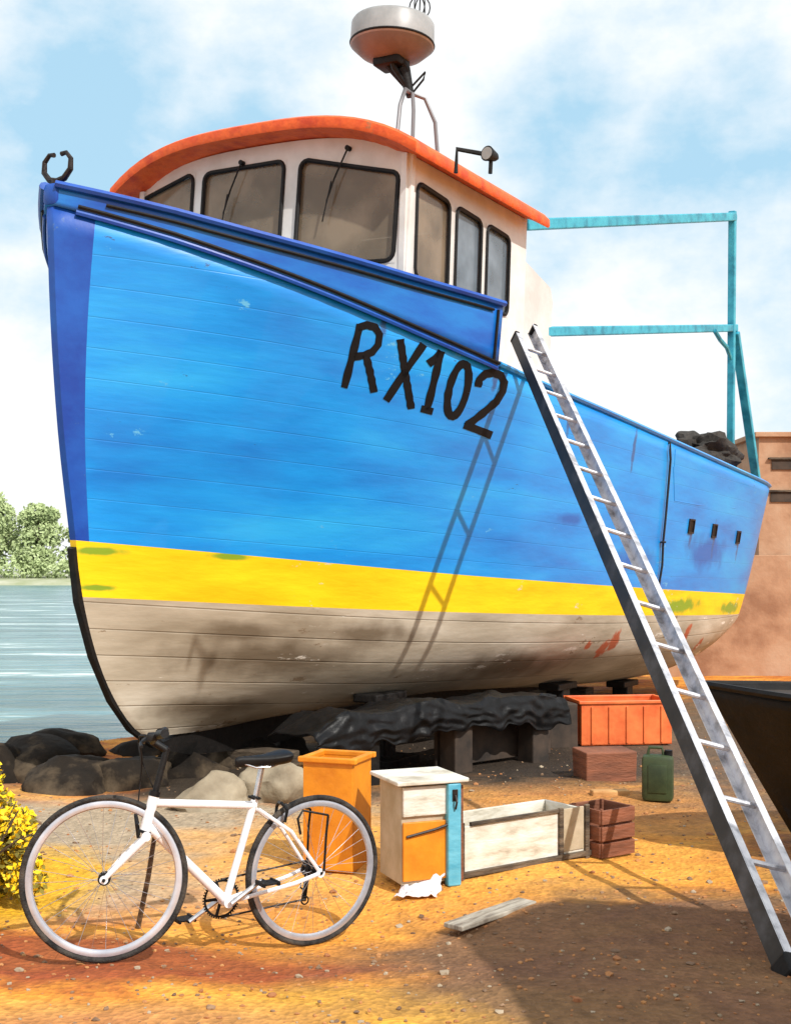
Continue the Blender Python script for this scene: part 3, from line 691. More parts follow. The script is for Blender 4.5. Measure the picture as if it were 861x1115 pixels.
# ---- wheelhouse
S0, S1, HW = 2.24, 4.42, 1.42
ZB = 3.45
def eave(s, t):     # underside height of the roof at any place
    k = t/HW
    return 4.945+.21*(1-abs(k)**3.4)+.012*(s-S0)
NOSE = .11
def front_s(t): return S0-NOSE*(1-(t/HW)**2)
# wall outlines with window openings: build walls as strips of panels round rectangular holes
def wall_panel(bm, fn, a0, a1, z0, ztop, holes, th):
    """fn(a, z, depth)->point; holes: list of (h0,h1,zb,zt0,zt1) in along-wall coordinate a"""
    xs = [a0]
    for h in holes: xs += [h[0], h[1]]
    xs.append(a1)
    for i in range(len(xs)-1):
        x0, x1 = xs[i], xs[i+1]
        sub = max(1, int(abs(x1-x0)/.12))
        for k in range(sub):
            u0 = lerp(x0, x1, k/sub); u1 = lerp(x0, x1, (k+1)/sub)
            segs = []
            if i % 2 == 0: segs.append((z0, z0, ztop(u0), ztop(u1)))
            else:
                h = holes[i//2]; f0 = (u0-h[0])/(h[1]-h[0]); f1 = (u1-h[0])/(h[1]-h[0])
                t0 = lerp(h[3], h[4], f0); t1 = lerp(h[3], h[4], f1)
                segs.append((z0, z0, h[2], h[2])); segs.append((t0, t1, ztop(u0), ztop(u1)))
            for (b0, b1, t0, t1) in segs:
                P8 = [[fn(u0, b0, d), fn(u1, b1, d), fn(u1, t1, d), fn(u0, t0, d)] for d in (0, th)]
                vs0 = [bm.verts.new(q) for q in P8[0]]; vs1 = [bm.verts.new(q) for q in P8[1]]
                bm.faces.new(vs0); bm.faces.new(vs1[::-1])
                for e in range(4): bm.faces.new((vs0[e], vs1[e], vs1[(e+1) % 4], vs0[(e+1) % 4]))
    bmesh.ops.remove_doubles(bm, verts=bm.verts, dist=.0005)
fnF = lambda a, z, d: bp_(front_s(a)+d+.05*(z-ZB)/1.5, a, z)          # slightly raked back
fnP = lambda a, z, d: bp_(a, HW-d-.03*(z-ZB)/1.5, z)
fnS = lambda a, z, d: bp_(a, -HW+d+.03*(z-ZB)/1.5, z)
# front windows given port to starboard (a = t), matched to photograph
frontH = [(1.31, .42, 4.12, 4.82, 4.98), (.26, -.60, 4.12, 5.0, 5.0), (-.73, -1.37, 4.12, 5.01, 4.90)]
sideH = [(S0+.17, S0+.70, 4.02, 4.76, 4.74), (S0+.82, S0+1.27, 4.02, 4.74, 4.73), (S0+1.38, S0+1.82, 4.02, 4.73, 4.72)]
sideHs = [(h[0], h[1], h[2], h[3], h[4]) for h in sideH]
bm = bmesh.new()
wall_panel(bm, fnF, HW, -HW, ZB, lambda a: eave(S0, a), frontH, .05)
obj('front_wall', bm, 'white', boat)
bm = bmesh.new(); wall_panel(bm, fnP, S0+.005, S1, ZB-.25, lambda a: eave(a, HW), sideH, .05); obj('side_wall', bm, 'white', boat)
bm = bmesh.new(); wall_panel(bm, fnS, S0+.005, S1, ZB-.25, lambda a: eave(a, HW), sideHs, .05); obj('side_wall', bm, 'white', boat)
bm = bmesh.new()
wall_panel(bm, lambda a, z, d: bp_(S1-d, a, z), HW-.03, -HW+.03, ZB-.25, lambda a: eave(S1, a), [(.35,-.45,ZB-.2,4.95,4.95)], .05); obj('rear_wall', bm, 'white', boat)
bm = bmesh.new(); box(bm, bp_(S1-.01, -.05, 4.1), (.04,.78,1.68), None, .01)
dr = obj('door', bm, 'white', boat)
def add_window(fn, h, glassm, wname='window'):
    """rubber seal with rounded corners, and a pane behind it"""
    h0, h1, zb, zt0, zt1 = h; r = .07*(1 if h1 > h0 else -1); pts = []
    def arc(cx, cz, a0, a1, ra):
        for k in range(5):
            a = lerp(a0, a1, k/4); pts.append((cx+abs(ra)*math.cos(a)*(1 if r > 0 else -1), cz+abs(ra)*math.sin(a)))
    R_ = abs(r)
    sg = 1 if r > 0 else -1
    arc(h1-sg*R_, zt1-R_, 0, math.pi/2, R_); arc(h0+sg*R_, zt0-R_, math.pi/2, math.pi, R_)
    arc(h0+sg*R_, zb+R_, math.pi, 1.5*math.pi, R_); arc(h1-sg*R_, zb+R_, 1.5*math.pi, 2*math.pi, R_)
    bm = bmesh.new(); tube(bm, [fn(x, z, -.004) for x, z in pts], .019, 6, closed=True, flat=(1,1))
    # corner fillets of white are hidden by the seal; fill triangles at corners
    wd_ = obj(wname, bm, 'black', boat, True)
    bm = bmesh.new(); n_ = 10
    gr = []
    for i in range(n_+1):
        f = i/n_; a = lerp(h0, h1, f); zt = lerp(zt0, zt1, f)
        gr.append([bm.verts.new(fn(a, z, dd)) for dd in (.018, .026) for z in (zb, zt)])
    for a, b_ in zip(gr, gr[1:]):
        bm.faces.new((a[0], b_[0], b_[1], a[1])); bm.faces.new((a[2], a[3], b_[3], b_[2]))
        bm.faces.new((a[0], a[2], b_[2], b_[0])); bm.faces.new((a[1], b_[1], b_[3], a[3]))
    bm.faces.new((gr[0][0], gr[0][1], gr[0][3], gr[0][2])); bm.faces.new((gr[-1][0], gr[-1][2], gr[-1][3], gr[-1][1]))
    obj('pane', bm, glassm, wd_)
    bm = bmesh.new(); x0, x1 = min(h0, h1)-.018, max(h0, h1)+.018; prev = None; rows_ = []
    cxm = (h0+h1)/2; czm = (zb+(zt0+zt1)/2)/2
    for i, (x, z) in enumerate(pts):
        k = i % 5; q4 = i//5
        ox = (x1 if (x > cxm) else x0); oz = (lerp(zt0, zt1, (ox-h0)/(h1-h0))+.018) if z > czm else zb-.018
        # first point of each corner arc runs out sideways or upwards, the middle one to the corner
        vert_first = q4 in (1, 3)
        if k == 0: o2 = (x, oz) if vert_first else (ox, z)
        elif k == 4: o2 = (ox, z) if vert_first else (x, oz)
        else: o2 = (ox, oz)
        rows_.append((bm.verts.new(fn(x, z, -.003)), bm.verts.new(fn(o2[0], o2[1], -.003))))
    for a, b_ in zip(rows_, rows_[1:]+rows_[:1]): bm.faces.new((a[0], a[1], b_[1], b_[0]))
    bmesh.ops.remove_doubles(bm, verts=bm.verts, dist=.0005)
    obj('flange', bm, 'white', wd_)
for h in frontH: add_window(fnF, h, 'glass')
for i, h in enumerate(sideH): add_window(fnP, h, 'glass' if i == 0 else 'glassb')
for h in sideHs: add_window(fnS, h, 'glass')
for (a0, sgn) in ((.87, 1), (-.17, 1)):
    bm = bmesh.new(); tube(bm, [fnF(a0, 5.03, -.03), fnF(a0-.10*sgn, 4.80, -.035), fnF(a0-.16*sgn, 4.62, -.035)], .007, 6); tube(bm, [fnF(a0-.13*sgn, 4.78, -.03), fnF(a0-.19*sgn, 4.46, -.03)], .006, 6)
    cyl(bm, fnF(a0, 5.03, .0), fnF(a0, 5.03, -.045), .02)
    obj('wiper', bm, 'black', boat, True)
# inside: dashboard, wheel, seat, cabin lining
bm = bmesh.new(); box(bm, bp_(S0+.30, 0, 4.0), (.42, 2.6, .22), None, .03); box(bm, bp_(S0+.32, .55, 4.2), (.16,.5,.30), None, .03); box(bm, bp_(S0+.32, -.45, 4.17), (.14,.4,.24), None, .03)
obj('dashboard', bm, 'dash', boat)
bm = bmesh.new(); ring_tube(bm, bp_(S0+.72, .45, 4.2), (1,0,.35), .22, .02, 28, 6)
for k in range(3):
    a = k*2.09; tube(bm, [bp_(S0+.72, .45, 4.2), bp_(S0+.72, .45+math.cos(a)*.22, 4.2+math.sin(a)*.21)], .013, 6)
obj('steering_wheel', bm, 'dash', boat, True)
bm = bmesh.new(); box(bm, bp_(S0+1.2, .45, 3.95), (.45,.5,.12), None, .04); box(bm, bp_(S0+1.42, .45, 4.32), (.1,.5,.6), None, .04); cyl(bm, bp_(S0+1.2,.45,3.4), bp_(S0+1.2,.45,3.9), .05); obj('helm_seat', bm, 'dash', boat, True)
bm = bmesh.new(); box(bm, bp_((S0+S1)/2, 0, 3.5), (S1-S0-.3, 2*HW-.2, .03)); box(bm, bp_(S1-.09, 0, 4.15), (.03, 2*HW-.22, 1.3)); obj('cabin_lining', bm, 'beigein', boat)
# roof with a thick rolled edge
bm = bmesh.new()
OV = .15; top = []; botm = []
def roof_out(k):  # closed outline parametrised 0..1
    pass
outline = []
for i in range(25):
    t = lerp(HW+OV, -HW-OV, i/24); outline.append((S0-NOSE*(1-(t/(HW+OV))**2)-.17, t))
for i in range(1, 12): outline.append((lerp(S0-.17, S1+.08, i/11), -HW-OV))
for i in range(1, 24): outline.append((S1+.08, lerp(-HW-OV, HW+OV, i/23)))
for i in range(0, 11): outline.append((lerp(S1+.08, S0-.17, (i+.0)/11), HW+OV))
outline = outline[:-1] if outline[-1] == outline[0] else outline
def rz(s, t):
    k = min(1.12, abs(t)/HW); return 4.955+.21*(1-k**3.4)+.012*(s-S0)
rings = []
cs, ct = (S0+S1)/2-.15, 0
for (ins, dz) in ((.10, .0), (.0, .004), (-.012, .03), (-.008, .085), (.03, .105), (.35, .125), (.75, .14)):
    rg = []
    for (s, t) in outline:
        f = 1-ins/1.6; ss = cs+(s-cs)*f; tt = ct+(t-ct)*f
        rg.append(bm.verts.new(bp_(ss, tt, rz(ss, tt)+dz)))
    rings.append(rg)
for a, b_ in zip(rings, rings[1:]):
    n_ = len(a)
    for k in range(n_): bm.faces.new((a[k], a[(k+1) % n_], b_[(k+1) % n_], b_[k]))
def capring(rg):
    c = sum((v.co for v in rg), Vector())/len(rg)
    s_c = c.x; inner = [bm.verts.new(Vector((c.x+(v.co.x-c.x)*.45, c.y+(v.co.y-c.y)*.45, 0))) for v in rg]
    base_z = sum(v.co.z for v in rg)/len(rg)
    off = rg[0].co.z-rz(rg[0].co.x, -rg[0].co.y)
    for v in inner: v.co.z = rz(v.co.x, -v.co.y)+off
    n_ = len(rg)
    for k in range(n_): bm.faces.new((rg[k], rg[(k+1) % n_], inner[(k+1) % n_], inner[k]))
    cc = bm.verts.new(Vector((c.x, c.y, rz(c.x, -c.y)+off)))
    for k in range(n_): bm.faces.new((inner[k], inner[(k+1) % n_], cc))
capring(rings[0]); capring(rings[-1])
obj('roof', bm, 'orange', boat, True)
# aft casing behind the wheelhouse
bm = bmesh.new(); prev = None
prof = [(0,3.0),(0,4.72),(.12,4.78),(1.02,4.58),(1.10,4.45),(1.10,2.35)]
vsA = [bm.verts.new(bp_(S1+a, 1.2, z)) for a, z in prof]; vsB = [bm.verts.new(bp_(S1+a, -1.2, z)) for a, z in prof]
bm.faces.new(vsA); bm.faces.new(vsB[::-1])
for k in range(len(prof)): bm.faces.new((vsA[k], vsB[k], vsB[(k+1) % len(prof)], vsA[(k+1) % len(prof)]))
bmesh.ops.bevel(bm, geom=bm.edges[:], offset=.02, segments=2, affect='EDGES')
obj('engine_casing', bm, 'white', boat, True)

# ---- radar on its tripod, aerial, roof light
def at_roof(u, v):
    """roof point along the line of sight (boat space)"""
    o = BI @ Vector((0,0,EYE)); d = (BI.to_3x3() @ Vector(((u-CU)/F, 1, -(v-HV)/F))).normalized()
    t = 7.
    while t < 16:
        q = o+d*t
        if q.z < rz(q.x, -q.y)+.11: return q
        t += .02
    return None
def B(u, v, Y): return BI @ P(u, v, Y)
YR = 10.4
apex = B(447, 101, YR)
bm = bmesh.new()
feet = [B(432, 139, YR-.35), B(450, 142, YR-.1), B(478, 163, YR+.05)]
for i, f in enumerate(feet):
    mid = [apex, apex+(f-apex)*.12+Vector((0,0,.02))+((f-apex)*Vector((1,1,0)))*.35, apex+(f-apex)*.5+((f-apex)*Vector((1,1,0)))*.33, f]
    mid[-1] = Vector((f.x, f.y, rz(f.x, -f.y)+.12))
    tube(bm, mid, .018, 8)
obj('radar_tripod', bm, 'brack', boat, True)
bm = bmesh.new()
c0 = B(427, 47, YR)
cyl(bm, Vector((apex.x, apex.y, apex.z-.03)), Vector((c0.x*.4+apex.x*.6, c0.y*.4+apex.y*.6, c0.z-.22)), .035, .06)
for k in range(7):
    a = k*.9; q = Vector((c0.x+math.cos(a)*.09, c0.y+math.sin(a)*.09, c0.z-.14)); tube(bm, [q, q.lerp(apex, .35)+Vector((math.sin(a*3)*.03,math.cos(a*2)*.03,0)), apex], [.03,.025,.015], 6)
box(bm, Vector((c0.x, c0.y, c0.z-.15)), (.22,.26,.12), None, .02)
tube(bm, [apex+Vector((0,0,.05)), B(463, 78, YR), B(461, 86, YR), apex+Vector((0,0,-.02))], .01, 6)
obj('radar_bracket', bm, 'black', boat, True)
bm = bmesh.new(); prev = None; prof = [(0,-.15),(.17,-.145),(.28,-.10),(.355,-.035),(.367,-.02),(.362,.155),(.345,.18),(0,.195)]
rg = []
for (r, z) in prof:
    rg.append([bm.verts.new((c0.x+math.cos(2*math.pi*k/40)*max(r,.001), c0.y+math.sin(2*math.pi*k/40)*max(r,.001), c0.z+z)) for k in range(40)])
for i in range(len(rg)-1):
    for k in range(40):
        f = bm.faces.new((rg[i][k], rg[i][(k+1) % 40], rg[i+1][(k+1) % 40], rg[i+1][k])); f.material_index = 1 if i < 3 else 0
rd = obj('radar_dome', bm, ['greyp','greyd'], boat, True)
bm = bmesh.new(); ring_tube(bm, Vector((c0.x, c0.y, c0.z-.012)), (0,0,1), .362, .012, 48, 6); obj('seam', bm, 'black', rd, True)
bm = bmesh.new(); q0 = Vector((c0.x, c0.y, c0.z+.19)); q0 += (B(455, 22, YR)-B(427, 22, YR)); q0.z = c0.z+.18
cyl(bm, q0-Vector((0,0,.02)), q0+Vector((0,0,.05)), .045, .02)
for k in range(3):
    a = k*1.05; e = Vector((math.cos(a), math.sin(a), 0))
    tube(bm, [q0+Vector((0,0,.04))]+[q0+e*(.09*math.sin(x))+Vector((0,0,.14-.1*math.cos(x))) for x in [i*.39 for i in range(1,16)]], .006, 5)
cyl(bm, q0, q0+Vector((0,0,.32)), .006)
obj('aerial', bm, 'black', boat, True)
bm = bmesh.new()
q1 = at_roof(497, 172) or B(495, 170, 10.8); q2 = q1+(B(520,168,10.8)-B(497,170,10.8))
tube(bm, [q1+Vector((0,0,-.08)), q1+Vector((0,0,.05)), q2], .014, 6); obj('light_bracket', bm, 'black', boat, True)
bm = bmesh.new(); ax = Vector((-1,.15,0)).normalized(); cyl(bm, q2-ax*.035, q2+ax*.04, .025, .042); cyl(bm, q2-ax*.035, q2-ax*.06, .025, .010); tube(bm, [q2, q2+Vector((0,0,-.1))], .012)
sl_ = obj('searchlight', bm, 'black', boat, True)
bm = bmesh.new(); cyl(bm, q2+ax*.039, q2+ax*.044, .034); obj('lens', bm, 'greyp', sl_, True)

# ---- turquoise gantry
bm = bmesh.new()
def at_plane(u, v, t):
    """line of sight meets the fore-and-aft plane t metres to port"""
    o = BI @ Vector((0,0,EYE)); d = BI.to_3x3() @ Vector(((u-CU)/F, 1, -(v-HV)/F)); k = (-t-o.y)/d.y; return o+d*k
TG = 1.45
A0 = at_plane(570, 244.5, 1.25); A1 = at_plane(797, 235, TG)
Bl0 = at_plane(592, 361, 1.15); Bl1 = at_plane(800, 357, TG)
Pb = at_plane(796, 520, TG); St0 = at_plane(800, 362, TG+.02); St1 = at_plane(826, 516, TG+.06)
Pb.z -= .25; St1.z -= .25
obj_b = bmesh.new(); beam(obj_b, A0, A1+Vector((.04,0,0)), .11, .11, bev=.012); gan = 'gantry_beam'
obj(gan, obj_b, 'turq', boat)
obj_b = bmesh.new(); beam(obj_b, Bl0, Bl1, .10, .10, bev=.012); obj('gantry_beam', obj_b, 'turq', boat)
obj_b = bmesh.new(); beam(obj_b, Pb, A1+Vector((0,0,.07)), .095, .095, bev=.012); obj('gantry_post', obj_b, 'turq', boat)
obj_b = bmesh.new(); beam(obj_b, St1, St0, .12, .09, bev=.012); obj('gantry_stay', obj_b, 'turq', boat)
obj_b = bmesh.new(); c_ = at_plane(787, 362, TG+.002)
tube(obj_b, [at_plane(778, 360, TG), at_plane(784, 370, TG), at_plane(791, 378, TG), at_plane(796, 392, TG)], .03, 8); obj('gantry_brace', obj_b, 'turq', boat, True)
obj_b = bmesh.new(); q = A1+Vector((.13,0,.02)); cyl(obj_b, A1, q, .03); ring_tube(obj_b, q+Vector((.02,0,0)), (0,1,0), .05, .012, 20, 6); obj('gantry_eye', obj_b, 'turq', boat, True)
# gallows behind wheelhouse for the beams to land on
obj_b = bmesh.new(); beam(obj_b, bp_(S1+1.12, 1.10, 3.3), bp_(S1+1.12, 1.10, 4.3), .05, .05); obj('gantry_pad', obj_b, 'turq', boat)

# ---- lettering, painted strokes that lie on the hull
def ribbon(bm, pts, wpx):
    pts = [Vector((a, b_)) for a, b_ in pts]; P2 = []
    for a, b_ in zip(pts, pts[1:]):
        n_ = max(1, int((b_-a).length/4)); P2 += [a.lerp(b_, k/n_) for k in range(n_)]
    P2.append(pts[-1]); prev = None
    for i, p in enumerate(P2):
        d = (P2[min(i+1, len(P2)-1)]-P2[max(i-1, 0)]).normalized(); nn = Vector((-d.y, d.x))
        wv = wpx*(1+.10*math.sin(i*1.9+p.x))
        row = []
        for s in (-.5, 0, .5):
            h, nrm, dr_ = hit(p.x+nn.x*wv*s, p.y+nn.y*wv*s)
            if nrm.dot(dr_) > 0: nrm = -nrm
            row.append(bm.verts.new(h+nrm*.004))
        if prev:
            bm.faces.new((prev[0], prev[1], row[1], row[0])); bm.faces.new((prev[1], prev[2], row[2], row[1]))
        prev = row
def ell(cx, cy, rx, ry, rot, n=26):
    return [(cx+rx*math.cos(a)*math.cos(rot)-ry*math.sin(a)*math.sin(rot), cy+rx*math.cos(a)*math.sin(rot)+ry*math.sin(a)*math.cos(rot)) for a in [2*math.pi*k/n for k in range(n+1)]]
letters = {
 'R': [[(392,353),(374.5,422)], [(389,356.5),(399,353.5),(408,356),(413,364),(411.5,375),(405,383),(396,386.5),(385,388.5)], [(398,386),(402.5,404),(407,427)]],
 'X': [[(435.5,369),(441,407),(447.5,445)], [(461,374.5),(441,404),(420,436)]],
 '1': [[(466,396),(474,390),(480,382)], [(480,382),(472.5,414),(464.5,446)], [(458,444.5),(471,448)]],
 '0': [ell(498.3,424.3,9.6,29.5,.24)],
 '2': [[(520,421),(521.5,413),(528,407),(537,405.5),(545,408.5),(548.5,416),(547,426),(540,437),(525,450),(507,464)], [(505,462),(519,467.5),(535,474)]]}
bm = bmesh.new()
for k, st in letters.items():
    for s in st: ribbon(bm, s, 8.2)
# paint ribbons that overlap are lifted by different amounts so no two faces coincide
o = obj('registration_number', bm, 'ink', boat)
o['label'] = 'hand painted black registration RX102'
# slightly lift each connected stroke differently
me = o.data
# ---- scuppers
for (u, v) in ((752, 573), (777, 578), (803, 585)):
    h, nrm, dr_ = hit(u, v)
    if h is None: continue
    if nrm.dot(dr_) > 0: nrm = -nrm
    bm = bmesh.new(); rot = nrm.to_track_quat('Y', 'Z').to_matrix()
    for (cx, cz, sx, sz) in ((0,.075,.19,.02),(0,-.075,.19,.02),(-.085,0,.02,.13),(.085,0,.02,.13)):
        box(bm, h+rot @ Vector((cx, .008, cz)), (sx, .022, sz), rot, .003)
    so_ = obj('scupper', bm, 'iron', boat)
    bm = bmesh.new(); box(bm, h+rot @ Vector((0, .003, 0)), (.15, .004, .13), rot); obj('flap', bm, 'tar', so_)
# plate seam on the quarter
bm = bmesh.new()
for ln in ([(733,508),(734,545),(760,550),(800,553)], [(735,489),(734,508)]):
    pts = []
    for (u, v) in ln:
        h, nrm, dr_ = hit(u, v)
        if h is not None: pts.append(h)
    if len(pts) > 1: tube(bm, pts, .006, 5)
obj('weld_seam', bm, 'blue', boat, True)

# ---- things on and around the boat
h0 = hit(727, 489)[0]; pts = []
for (u, v) in ((726.5,490),(727,500),(725,525),(722,560),(719,590),(718,615),(714,640)):
    h, nrm, dr_ = hit(u, v)
    if h is None: continue
    if nrm.dot(dr_) > 0: nrm = -nrm
    pts.append(BM_ @ (h+nrm*.03))
top_ = pts[0]+Vector((0,0,.08))
bm = bmesh.new(); tube(bm, [BM_ @ (BI @ top_+Vector((0,.15,.0)))]+[top_]+pts, .013, 6)
ring_tube(bm, pts[-1]-Vector((0,0,.03)), (0,1,0), .03, .011, 16, 6); ring_tube(bm, pts[-3], (0,0,1), .022, .012, 12, 6)
o = obj('rope', bm, 'rope', None, True); tag(o, 'thin black rope hanging down the blue hull right of the ladder', 'rope')

def heap(name, c, r, m, seed, parent=None, amp=.3, sub=4):
    t = bmesh.new(); bmesh.ops.create_icosphere(t, subdivisions=sub, radius=1); off = Vector((seed*3.1, seed*1.7, 0))
    for v in t.verts:
        q = v.co*(1+amp*noise.noise(v.co*1.7+off)+amp*.5*noise.noise(v.co*4.5+off)+amp*.22*noise.noise(v.co*12+off))
        v.co = Vector((q.x*r[0], q.y*r[1], q.z*r[2]))
    return obj(name, t, m, parent, True, loc=c)
q = BM_ @ (at_plane(768, 497, 1.15)); 
o = heap('net_heap', q, (.42,.85,.30), 'net', 3, amp=.45); o.rotation_euler = (0,0,R(-32)); tag(o, 'dark heap of fishing net piled on the stern behind the blue rail', 'net')

# ---- ladder
def ladder():
    f1 = Vector(((855-CU)/F*4.84, 4.84, gz(1.58, 4.84)+.0)); 
    W = .265; rv = Vector((.8, .6, 0))*W
    # top: against the hull side at the end of the band
    h, nrm, _ = hit(572, 440); hw = BM_ @ h; nw = BM_.to_3x3() @ nrm
    if nw.y > 0: nw = -nw
    T = P(559, 366, hw.y-.25)
    d = (T-f1); Ln = d.length; d.normalize()
    root = empty('ladder', f1); tag(root, 'long aluminium ladder leaning against the blue hull', 'ladder')
    side = rv.normalized(); side = (side-d*side.dot(d)).normalized(); nrm_ = side.cross(d).normalized()
    for k, e in ((0, 0.), (1, .34)):
        bm = bmesh.new(); o_ = side*W*k
        a = o_+(Vector((0,0,0)) if k == 0 else Vector((0,0,0))); b_ = o_+d*(Ln+e)
        rot = Matrix((side, d, nrm_)).transposed(); c = (a+b_)/2; L_ = (b_-a).length
        # C-section stile: web and two flanges
        sg = 1 if k == 0 else -1
        box(bm, c, (.010, L_, .098), rot, .001)
        box(bm, c+side*sg*.020+nrm_*.047, (.040, L_, .006), rot, .001); box(bm, c+side*sg*.020-nrm_*.047, (.040, L_, .006), rot, .001)
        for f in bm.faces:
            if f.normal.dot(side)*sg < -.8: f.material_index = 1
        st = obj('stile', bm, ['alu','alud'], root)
        bm = bmesh.new(); box(bm, o_+side*sg*.012+d*.03, (.05,.10,.115), rot, .012); obj('rubber_foot', bm, 'black', st)
        bm = bmesh.new(); box(bm, o_+side*sg*.012+d*(Ln+e-.01), (.045,.04,.108), rot, .012); obj('end_cap', bm, 'black', st)
    n_ = 30
    for i in range(n_+1):
        bm = bmesh.new(); y = .62+i*.395
        if y > Ln-.02: break
        a = d*y+side*.006; b_ = d*y+side*(W-.006)
        tube(bm, [a, b_], .018, 8, flat=(1,.8)); obj('rung', bm, 'alu', root, True)
    return root
ladder()

# ------------------------------------------------------------------ bicycle
def bicycle():
    Rr = Vector((-.372, 5.42, 0)); Ff = Vector((-1.185, 4.89, 0))
    e = (Ff-Rr); WB = e.length; e.normalize()
    zr = gz(Rr.x, Rr.y)+.340; zf = gz(Ff.x, Ff.y)+.340
    root = empty('bicycle', (Rr.x, Rr.y, zr-.34), (0, 0, math.atan2(e.y, e.x)))
    tag(root, 'white bicycle with black saddle and tyres standing in front of the boat', 'bicycle')
    zf -= (zr-.34); zr = .34
    # local: x forward, z up, y left of rider (away from camera is +?)
    NEAR = 1 if (Matrix.Rotation(math.atan2(e.y, e.x), 3, 'Z') @ Vector((0,1,0))).y < 0 else -1
    def q(l, z, y=0): return Vector((l, y, z))
    BBp = q(.435, .265); ST = q(.292, .70); HT = q(.765, .745); HB = q(.800, .625); RH = q(0, zr); FH = q(WB, zf)
    SP = q(.258, .845)
    ha = (HT-HB).normalized()
    bm = bmesh.new()
    tube(bm, [BBp, ST], .0165, 10); tube(bm, [ST+Vector((.0,0,-.035)), HT-ha*.02], .0175, 10); tube(bm, [BBp, HB+ha*.015], .021, 10); tube(bm, [HB-ha*.01, HT+ha*.015], .023, 12)
    for s in (1, -1):
        tube(bm, [BBp+Vector((-.02, s*.025, 0)), q(.12, .31, s*.055), RH+Vector((0, s*.065, 0))], .0095, 8)
        tube(bm, [ST+Vector((-.005, s*.018, -.05)), q(.14,.54,s*.05), RH+Vector((0, s*.065, 0))], .0085, 8)
        cyl(bm, RH+Vector((0, s*.060, 0)), RH+Vector((0, s*.07, 0)), .02)
    tube(bm, [BBp+Vector((0,-.036,0)), BBp+Vector((0,.036,0))], .024, 14)
    obj('frame', bm, 'bikew', root, True)
    bm = bmesh.new(); tube(bm, [ST+Vector((.006,0,-.03)), SP], .0135, 10); obj('seat_post', bm, 'steel', root, True)
    bm = bmesh.new(); ring_tube(bm, ST+Vector((-.001,0,.0)), (ST-BBp), .019, .006, 16, 6); cyl(bm, ST+Vector((0,-.03,0)), ST+Vector((0,.03,0)), .007); cyl(bm, ST+Vector((.02,NEAR*.03,0)), ST+Vector((.05,NEAR*.035,0.015)), .006); obj('seat_clamp', bm, 'black', root, True)
    # saddle
    bm = bmesh.new(); sec = [(-.13,.072,.020),(-.11,.080,.020),(-.06,.070,.012),(0,.040,.006),(.06,.022,.006),(.11,.017,.008),(.135,.010,.004)]
    rg = []
    for (x, wv, up) in sec:
        rg.append([bm.verts.new(SP+Vector((x, wv*math.cos(a), .018+up+(.016*math.sin(a) if math.sin(a) > 0 else .045*math.sin(a)*(1 if x < -.02 else .7))))) for a in [2*math.pi*k/16 for k in range(16)]])
    for a, b_ in zip(rg, rg[1:]):
        for k in range(16): bm.faces.new((a[k], a[(k+1) % 16], b_[(k+1) % 16], b_[k]))
    bm.faces.new(rg[0][::-1]); bm.faces.new(rg[-1])
    sa = obj('saddle', bm, 'black', root, True); ss = sa.modifiers.new('s', 'SUBSURF'); ss.levels = ss.render_levels = 1
    bm = bmesh.new()
    for s in (1, -1): tube(bm, [SP+Vector((-.10, s*.04, .01)), SP+Vector((-.04, s*.022, -.012)), SP+Vector((.04, s*.018, -.012)), SP+Vector((.11, s*.008, .015))], .0045, 6)
    obj('saddle_rail', bm, 'steel', sa, True)
    # steered front end: an empty-free rotation about the steering axis
    STEER = -NEAR*R(23)
    RT = Matrix.Translation(HB) @ Matrix.Rotation(STEER, 4, ha) @ Matrix.Translation(-HB)
    def steer(o): o.data.transform(RT); return o
    bm = bmesh.new()
    for s in (1, -1):
        tube(bm, [HB+Vector((-.002, s*.048, -.035)), q(lerp(HB.x, WB, .55)+.0, lerp(HB.z-.03, zf, .55), s*.052), FH+Vector((0, s*.050, 0))], [.0155,.0145,.010], 10)
        cyl(bm, FH+Vector((0, s*.046, 0)), FH+Vector((0, s*.056, 0)), .017)
    tube(bm, [HB+Vector((-.002,-.062,-.032)), HB+Vector((-.002,.062,-.032))], .019, 10); tube(bm, [HB+Vector((0,0,-.035)), HB], .02, 10)
    steer(obj('fork', bm, 'bikew', root, True))
    bm = bmesh.new()
    top = HT+ha*.215
    tube(bm, [HT+ha*.01, top], .0145, 10); stem_end = top+Vector((.06,0,.03)); tube(bm, [top-ha*.01, stem_end], .016, 10)
    steer(obj('handlebar_stem', bm, 'black', root, True))
    bm = bmesh.new(); cyl(bm, HT+ha*.008, HT+ha*.03, .024); obj('headset', bm, 'black', root, True)
    bm = bmesh.new(); cyl(bm, HB-ha*.012, HB-ha*.022, .026); obj('headset', bm, 'black', root, True)
    bm = bmesh.new()
    tube(bm, [stem_end+Vector((-.05, -.27, .035)), stem_end+Vector((-.025,-.17,.03)), stem_end+Vector((0,-.06,0)), stem_end+Vector((0,.06,0)), stem_end+Vector((-.025,.17,.03)), stem_end+Vector((-.05,.27,.035))], .012, 10)
    steer(obj('handlebar', bm, 'black', root, True))
    for s in (1, -1):
        bm = bmesh.new(); tube(bm, [stem_end+Vector((-.03, s*.18, .031)), stem_end+Vector((-.052, s*.295, .036))], [.019,.018], 12); steer(obj('grip', bm, 'black', root, True))
        bm = bmesh.new(); box(bm, stem_end+Vector((.0, s*.155, .02)), (.045,.03,.03), None, .006); tube(bm, [stem_end+Vector((.02, s*.155, .015)), stem_end+Vector((.045, s*.19, .0)), stem_end+Vector((.04, s*.26, -.012))], .007, 6); steer(obj('brake_lever', bm, 'black', root, True))
        bm = bmesh.new(); end = HB+Vector((.035, 0, .055)) if s == 1 else HT+Vector((-.025, s*.02, -.02))
